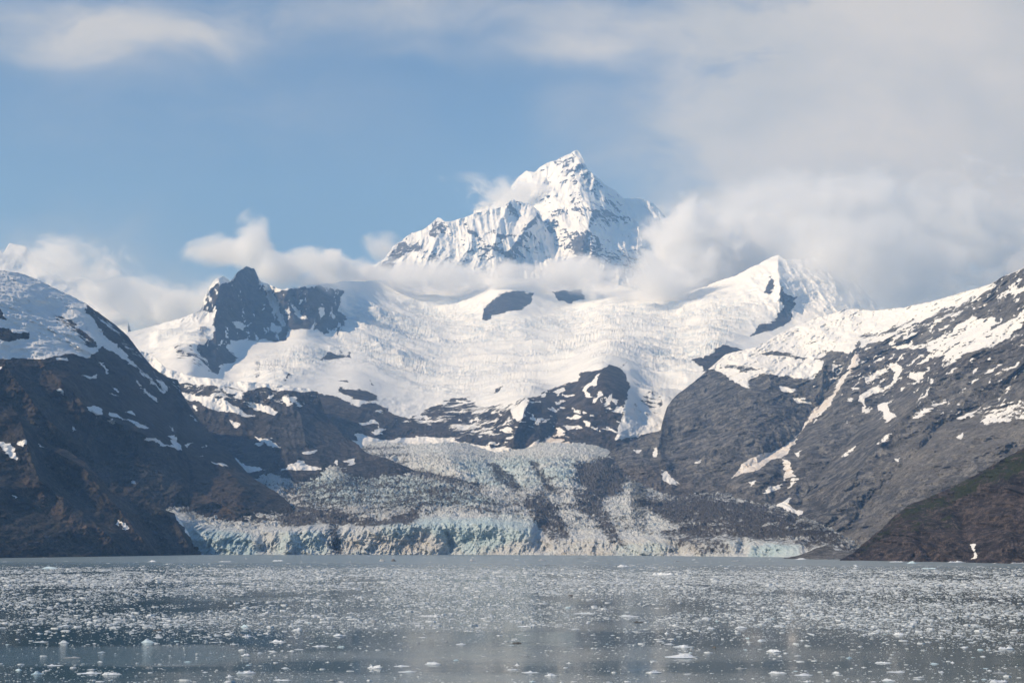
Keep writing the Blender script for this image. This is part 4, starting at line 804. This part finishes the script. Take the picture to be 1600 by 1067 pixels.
# notable pieces, each found in the photograph: column, row (waterline), width px, height px, material, form, label, category
BIG = [
 (78, 889, 30, 6, I_BLUE, 'berg', 'low pale blue iceberg with rounded top near the left shore', 'iceberg'),
 (46, 887, 12, 3, I_DARK, 'floe', 'small brown dirt covered ice chunk left of the pale blue iceberg', 'ice chunk'),
 (238, 878, 14, 4, I_WHITE, 'berg', 'small white iceberg with pointed top in front of the dark left spur', 'iceberg'),
 (352, 878, 24, 3, I_WHITE, 'ridge', 'long low white ice ridge before the left end of the glacier', 'iceberg'),
 (434, 877, 18, 4, I_WHITE, 'ridge', 'knobbly white ice piece floating before the left part of the ice cliff', 'iceberg'),
 (514, 866.9, 10, 3.5, I_GREY, 'berg', 'grey ice lump lying right against the ice cliff base', 'ice chunk'),
 (597, 877, 9, 6, I_GREY, 'berg', 'grey upright ice block, left one of the pair before the cliff', 'ice chunk'),
 (615, 877, 9, 6, I_DARK, 'berg', 'dark upright ice block, right one of the pair before the cliff', 'ice chunk'),
 (738, 877, 13, 4.5, I_GREY, 'berg', 'grey wedge of ice alone before the bright blue cliff', 'ice chunk'),
 (847, 876, 13, 4.5, I_GREY, 'berg', 'grey jagged ice lump before the dark streaked cliff', 'ice chunk'),
 (905, 873, 22, 1.6, I_DARK, 'floe', 'thin dark flat floe lying before the glacier centre', 'ice chunk'),
 (934, 877.5, 14, 3, I_GREY, 'floe', 'low dark grey floe with white cap left of the white pyramid', 'ice chunk'),
 (855, 884, 10, 2, I_DARK, 'floe', 'flat black floe at the edge of the brash field', 'ice chunk'),
 (974, 886, 20, 6, I_WHITE, 'berg', 'bright white pyramid shaped iceberg at the edge of the brash field', 'iceberg'),
 (1036, 899, 36, 9, I_WHITE, 'ridge', 'large craggy white iceberg ridge within the brash field', 'iceberg'),
 (1060, 877.5, 12, 2.5, I_DARK, 'floe', 'flat dark floe right of centre before the glacier', 'ice chunk'),
 (1150, 877.5, 15, 4, I_GREY, 'ridge', 'dark grey lumpy floe before the right part of the cliff', 'ice chunk'),
 (1251, 874.5, 20, 4, I_WHITE, 'berg', 'small white iceberg beside the low rock point', 'iceberg'),
 (1338, 885.5, 6, 3, I_WHITE, 'berg', 'tiny white ice block alone on open grey water', 'iceberg'),
 (1425, 880.5, 16, 5, I_BLUE, 'berg', 'pale blue ice block close under the right hill', 'iceberg'),
 (1494, 879, 30, 6, I_WHITE, 'ridge', 'wide white iceberg grounded under the brown right hill', 'iceberg'),
 (1452, 889, 24, 4.5, I_BLUE, 'ridge', 'flat pale blue iceberg on open water before the right hill', 'iceberg'),
 (1400, 878.5, 24, 3.5, I_WHITE, 'ridge', 'low white ice heap along the right shore', 'iceberg'),
 (1592, 881, 26, 5, I_GREY, 'ridge', 'grey ice and rubble heap at the right edge of the shore', 'iceberg'),
 (1378, 902, 12, 2, I_DARK, 'floe', 'black flat floe in the right part of the brash field', 'ice chunk'),
 (1395, 901.5, 10, 2, I_DARK, 'floe', 'dark flat floe just right of the black one in the brash field', 'ice chunk'),
 (891, 931, 9, 4, I_DARK, 'ridge', 'dark slanted chunk of dirty ice in the middle of the brash', 'ice chunk'),
 (808, 1005, 15, 4, I_DARK, 'ridge', 'dark crooked chunk of dirty ice on light reflecting water', 'ice chunk'),
 (1116, 1012, 7, 4, I_DARK, 'berg', 'small dark ice knob near the broad white floe', 'ice chunk'),
 (1592, 990, 10, 4, I_DARK, 'berg', 'dark ice knob at the right side of the water', 'ice chunk'),
 (1000, 972, 20, 3, I_DARK, 'floe', 'brownish flat floe right of the centre of the water', 'ice chunk'),
 (113, 1028, 28, 4, I_GREY, 'ridge', 'long grey floe with dark end on the smooth lead', 'ice floe'),
 (1063, 1027, 50, 9, I_WHITE, 'floe', 'broad bright white floe, longest in the lower right water', 'ice floe'),
 (1068, 1011, 32, 7, I_WHITE, 'floe', 'rounded white floe just above the broadest one', 'ice floe'),
 (586, 1044, 22, 10, I_WHITE, 'ridge', 'notched white floe with an arch like dip in the lower centre', 'ice floe'),
 (434, 1003, 26, 7, I_WHITE, 'floe', 'domed white floe on dark blue water left of centre', 'ice floe'),
 (503, 1010, 26, 6, I_WHITE, 'floe', 'white floe with upturned right end on dark blue water', 'ice floe'),
 (628, 1041, 26, 4, I_WHITE, 'floe', 'thin flat white floe right of the notched floe', 'ice floe'),
 (636, 1050, 28, 5, I_WHITE, 'floe', 'pale flat floe below the thin flat white one', 'ice floe'),
 (442, 1063, 26, 5, I_WHITE, 'floe', 'smooth low white floe at the lower border left of centre', 'ice floe'),
 (101, 978, 23, 6, I_WHITE, 'floe', 'bright oval white floe among scattered pieces at the left', 'ice floe'),
 (63, 1003, 22, 3.5, I_WHITE, 'floe', 'narrow white floe just above the smooth lead', 'ice floe'),
 (99, 1005, 15, 7, I_WHITE, 'berg', 'white peaked piece joined to a thin shelf above the smooth lead', 'ice floe'),
 (246, 985, 15, 5, I_DARK, 'floe', 'half white half brown ice lump in the left water', 'ice chunk'),
 (85, 1040, 22, 4, I_WHITE, 'floe', 'flat white floe at the lower edge of the smooth lead', 'ice floe'),
 (140, 1052, 34, 4, I_WHITE, 'floe', 'long thin white floe in the lower left water', 'ice floe'),
 (175, 1054, 30, 8, I_WHITE, 'ridge', 'rough heap of white ice in the lower left water', 'ice floe'),
 (384, 1052, 30, 9, I_WHITE, 'ridge', 'chunky white floe with round knob left of the lower centre', 'ice floe'),
 (1256, 1055, 28, 5, I_WHITE, 'floe', 'low white floe under the pale reflection at lower right', 'ice floe'),
 (1215, 1052, 26, 7, I_WHITE, 'ridge', 'uneven white floe left of the low one at lower right', 'ice floe'),
 (1560, 1066, 32, 9, I_WHITE, 'ridge', 'thick white floe cut by the lower border at the right', 'ice floe'),
 (1405, 992, 17, 7, I_WHITE, 'berg', 'white mound with pointed top on the right water', 'ice floe'),
 (1380, 1036, 26, 5, I_WHITE, 'ridge', 'crumbling white floe on blue grey water at the right', 'ice floe'),
 (1400, 1050, 28, 4, I_WHITE, 'floe', 'smooth thin white floe below the crumbling one', 'ice floe'),
 (982, 963, 28, 4, I_WHITE, 'floe', 'slim bright floe right of the middle of the water', 'ice floe'),
 (912, 959, 34, 4, I_WHITE, 'ridge', 'long uneven white floe over a dark blue reflection', 'ice floe'),
 (672, 963, 34, 4, I_WHITE, 'ridge', 'row like white floe with small knobs near mid water', 'ice floe'),
 (1572, 1014, 24, 8, I_WHITE, 'ridge', 'tumbled white floe near the right side of the water', 'ice floe'),
 (862, 1056, 20, 6, I_WHITE, 'berg', 'white floe with a dark thin tail at the lower centre right', 'ice floe'),
 (828, 1051, 26, 5, I_WHITE, 'floe', 'flat white floe upper left of the one with a dark tail', 'ice floe'),
 (720, 1007, 16, 4, I_WHITE, 'ridge', 'small split white floe on pale reflecting water', 'ice floe'),
 (677, 1038, 26, 6, I_WHITE, 'berg', 'white floe with a curled top on pale reflecting water', 'ice floe'),
 (465, 985, 14, 6, I_WHITE, 'berg', 'compact bright white lump in the centre left water', 'ice floe'),
 (584, 972, 14, 6, I_GREY, 'berg', 'brown stained lump of ice near mid water', 'ice chunk'),
]
def build_ice():
    taken = []
    for i, (px, py, w, h, mat, kind, lab, cat) in enumerate(BIG):
        s = pxm(py); nm = {'iceberg': 'iceberg', 'ice chunk': 'ice_chunk', 'ice floe': 'ice_floe'}[cat]
        L = w * s; H = max(h * s * (.42 if kind == 'floe' else .55), .14); Wd = L * (.55 if kind != 'floe' else .8)
        grp = {'iceberg': 'icebergs before the glacier and in the brash', 'ice chunk': 'dark and grey chunks of dirty ice', 'ice floe': 'white floes in the near water'}[cat]
        place(nm, floe_mesh(nm, 100 + i, L, Wd, H, mat, kind, nr=10, na=40), px, py - .5, lab, cat, grp, rot=random.uniform(-.3, .3))
        taken.append(tuple(ground(px, py)[:2]) + (L,))
    # scattered small floes: individual pieces
    ups = [floe_mesh('small_floe', 500 + k, 1.0, random.uniform(.6, .95), random.uniform(.09, .2), (I_WHITE, I_WHITE, I_WHITE, I_BLUE, I_GREY)[k % 5], ('floe', 'ridge', 'floe', 'berg')[k % 4], nr=6, na=20) for k in range(20)]
    n = 0; tries = 0
    while n < 225 and tries < 20000:
        tries += 1
        py = random.uniform(945, 1072); px = random.uniform(-30, 1630); g_ = ground(px, py); x, y = float(g_[0]), float(g_[1])
        if random.random() > float(brash_density(np.array([x]), np.array([y]))[0]) * 1.3 + .06: continue
        s = random.uniform(.85, 1.0) * (random.paretovariate(2.6) * .95)
        if s > 3.2 or any((x - a) ** 2 + (y - b) ** 2 < (L_ * .5 + s * .6) ** 2 for a, b, L_ in taken): continue
        taken.append((x, y, s))
        o = link('small_floe', ups[n % 20], 'small white ice floe drifting among the loose brash of the near water', None, 'ice floe', 'small floes drifting in the near water')
        o.location = (x, y, 0); o.rotation_euler = (0, 0, random.uniform(0, 6.28)); o.scale = (s, s, s * random.uniform(.7, 1.2)); n += 1
    # all the countless brash ice: one object of small low lumps
    na = 6; N = 150000
    def sample(n_, y0, y1, pw):
        y = (y0 ** pw + RNG.uniform(size=n_) * (y1 ** pw - y0 ** pw)) ** (1 / pw); x = RNG.uniform(-.54, .54, n_) * y
        k = (RNG.uniform(size=n_) < brash_density(x, y) + .02) & (RNG.uniform(size=n_) < np.clip((y1 - y) / (y1 * .28), 0, 1)) & (RNG.uniform(size=n_) < np.clip((y - y0) / (y0 * .25) + (y0 < 200), 0, 1))
        return x[k], y[k]
    xs, ys = [], []; sz = []
    for n_, y0, y1, s0, mx in ((66000, 170, 420, .25, 1.9), (118000, 300, 860, .45, 2.8), (100000, 580, 1350, .85, 4.5), (12000, 900, 2440, 1.2, 6.0)):
        x, y = sample(n_, y0, y1, 2.0 if y0 > 300 else 1.2); xs.append(x); ys.append(y); sz.append(np.minimum(s0 * (1 + RNG.pareto(2.6, len(x))), mx))
    x = np.concatenate(xs); y = np.concatenate(ys); s = np.concatenate(sz); n_ = len(x)
    th = np.linspace(0, 2 * math.pi, na, endpoint=False)[None] + RNG.uniform(0, 1, (n_, 1)); r = RNG.uniform(.6, 1.15, (n_, na))
    asp = RNG.uniform(.55, 1.0, (n_, 1)); ht = RNG.uniform(.03, .15, (n_, 1)) * s[:, None] ** .9
    cx_, sy_ = np.cos(th) * r, np.sin(th) * r * asp
    S2 = s[:, None] / 2
    low = np.stack([x[:, None] + cx_ * S2 * 1.05, y[:, None] + sy_ * S2 * 1.05, np.full((n_, na), -.06)], -1)
    k2 = RNG.uniform(.6, .95, (n_, na))
    up = np.stack([x[:, None] + cx_ * S2 * k2, y[:, None] + sy_ * S2 * k2, ht * RNG.uniform(.45, 1.0, (n_, na))], -1)
    off = RNG.uniform(-.3, .3, (n_, 2)) * S2
    ct = np.stack([x + off[:, 0], y + off[:, 1], ht[:, 0] * RNG.uniform(.7, 1.4, n_)], -1)[:, None]
    V = np.concatenate([low, up, ct], 1); nv = 2 * na + 1
    a = np.arange(na); b = (a + 1) % na
    tri = np.concatenate([np.stack([a, b, na + b], -1), np.stack([a, na + b, na + a], -1), np.stack([na + a, na + b, np.full(na, 2 * na)], -1)], 0)
    Fc = (tri[None] + (np.arange(n_) * nv)[:, None, None]).reshape(-1)
    me = mesh_from('brash_ice', V.reshape(-1, 3), Fc, 3, I_BRASH, smooth=False)
    link('brash_ice', me, 'countless small crumbs of white brash ice strewn over the fjord', 'stuff')
    print('brash pieces', n_)
build_ice()
# ------------------------------------------------------------------ haze
def build_haze():
    m, t, out = material('haze_air')
    v = t.new('ShaderNodeVolumePrincipled'); v.inputs['Color'].default_value = (0.30, 0.57, 1.0, 1); v.inputs['Absorption Color'].default_value = (1, 1, 1, 1); v.inputs['Density'].default_value = HAZE; v.inputs['Anisotropy'].default_value = 0.0
    t.l.new(v.outputs[0], out.inputs['Volume'])
    x0, x1, y0, y1, z0, z1 = -9000, 9000, -1500, 16500, -90, 4200
    V = np.array([(x, y, z) for z in (z0, z1) for y in (y0, y1) for x in (x0, x1)], float)
    fc = [0, 2, 3, 1, 4, 5, 7, 6, 0, 1, 5, 4, 2, 6, 7, 3, 0, 4, 6, 2, 1, 3, 7, 5]
    me = mesh_from('haze', V, fc, 4, m, smooth=False)
    link('haze', me, 'faint blue air haze filling the whole fjord up to the peaks', 'stuff')
HAZE = 6.3e-5
build_haze()
# ------------------------------------------------------------------ clouds lying against the mountains
def cloud_mat(name, dens, nscale, k, soft):
    m, t, out = material(name)
    o = t.new('ShaderNodeTexCoord').outputs['Object']; p = t.pos()
    r = t.vm('LENGTH', o)
    n = t.noise(smap(t, p, 1, 1, 1.3), nscale, 8, 0.62, 0.6)
    q = t.m('ADD', t.m('SUBTRACT', 1.0, r), t.m('MULTIPLY', t.m('SUBTRACT', n, 0.57), k))
    q = t.m('MULTIPLY', t.rng(q, 0.0, soft, smooth=True), t.rng(r, 1.0, .86))
    v = t.new('ShaderNodeVolumePrincipled'); v.inputs['Color'].default_value = (.99, .99, .99, 1)
    v.inputs['Anisotropy'].default_value = 0.0; t.put(v.inputs['Density'], t.m('MULTIPLY', q, dens))
    t.l.new(v.outputs[0], out.inputs['Volume'])
    return m
def build_clouds():
    dense = cloud_mat('dense_cloud', 0.019, 0.0036, 4.0, .9); thin = cloud_mat('thin_cloud', 0.0030, 0.0032, 3.6, .9); puff = cloud_mat('puff_cloud', 0.02, 0.0045, 2.4, .7); veil = cloud_mat('veil_cloud', 0.018, 0.0030, 1.7, 1.0); mid = cloud_mat('soft_cloud', 0.0085, 0.0034, 3.8, 1.0)
    import bmesh
    bm = bmesh.new(); bmesh.ops.create_icosphere(bm, subdivisions=3, radius=1.0)
    for v_ in bm.verts: v_.co *= 1.0
    base = {}
    for nm, mt in (('d', dense), ('t', thin), ('m', mid), ('p', puff), ('v', veil)):
        me = bpy.data.meshes.new('cloud'); bm.to_mesh(me); me.materials.append(mt); base[nm] = me
    C = [ # column, row, depth, half width px, half height px, half depth m, kind, label
     (570, 426, 9100, 150, 26, 350, 'd', 'left stretch of the cloud band under the snowy shoulder'),
     (660, 434, 9000, 250, 32, 420, 'd', 'long flat cloud band lying across the foot of the high peak'),
     (860, 430, 8800, 170, 36, 380, 'd', 'right thicker part of the cloud band below the peak'),
     (470, 440, 7500, 120, 30, 330, 'm', 'grey cloud bank over the dark left cliffs'),
     (398, 384, 7500, 44, 62, 260, 'p', 'bright peaked cloud puff rising over the dark left tower'),
     (345, 393, 7700, 80, 32, 260, 'p', 'left tail of the cloud puff near the dark tower'),
     (425, 420, 7400, 66, 34, 200, 'p', 'cloud shred draped behind the dark tower top'),
     (505, 416, 9000, 78, 30, 400, 'd', 'small round topped cloud between tower and peak'),
     (600, 392, 10900, 48, 36, 300, 'm', 'small wisp at the left end of the snowy shoulder'),
     (790, 306, 11500, 90, 36, 260, 'd', 'cloud puff tucked behind the snowy shoulder under the summit'),
     (735, 282, 11900, 60, 14, 200, 't', 'faint streak of cloud left of the summit'),
     (1080, 385, 8900, 105, 95, 500, 'p', 'tall white cloud tower right of the summit'),
     (1020, 440, 8300, 130, 52, 420, 'd', 'low cloud mass spilling onto the snowfield right of the band'),
     (1170, 400, 9200, 120, 85, 500, 'p', 'soft cloud joining the cloud tower to the grey bank'),
     (1345, 408, 7250, 190, 112, 330, 'v', 'veil of cloud across the right snow summit'),
     (1290, 350, 9800, 260, 110, 500, 'v', 'wide grey cloud wrapping the right snow summit'),
     (1490, 370, 9600, 250, 140, 500, 'm', 'huge pale cloud behind the right mountainside'),
     (1420, 430, 8800, 150, 80, 300, 'v', 'grey cloud low over the white saddle of the right mountain'),
     (105, 405, 8300, 115, 52, 400, 'd', 'white cloud drifting in front of the far left summit'),
     (170, 465, 8400, 130, 60, 400, 'd', 'middle of the low cloud behind the left ridge'),
     (275, 490, 8300, 120, 48, 400, 'd', 'low white cloud filling the gap before the left snow saddle'),
     (325, 462, 8200, 60, 42, 300, 'm', 'thin cloud pressed against the left side of the dark tower'),
    ]
    for (px, py, d, hw, hh, hd, k, lab) in C:
        o = link('cloud', base[k], lab, 'stuff'); c = P(px, py, float(d)); o.location = c
        o.scale = (hw * d / F, hd, hh * d / F)
build_clouds()
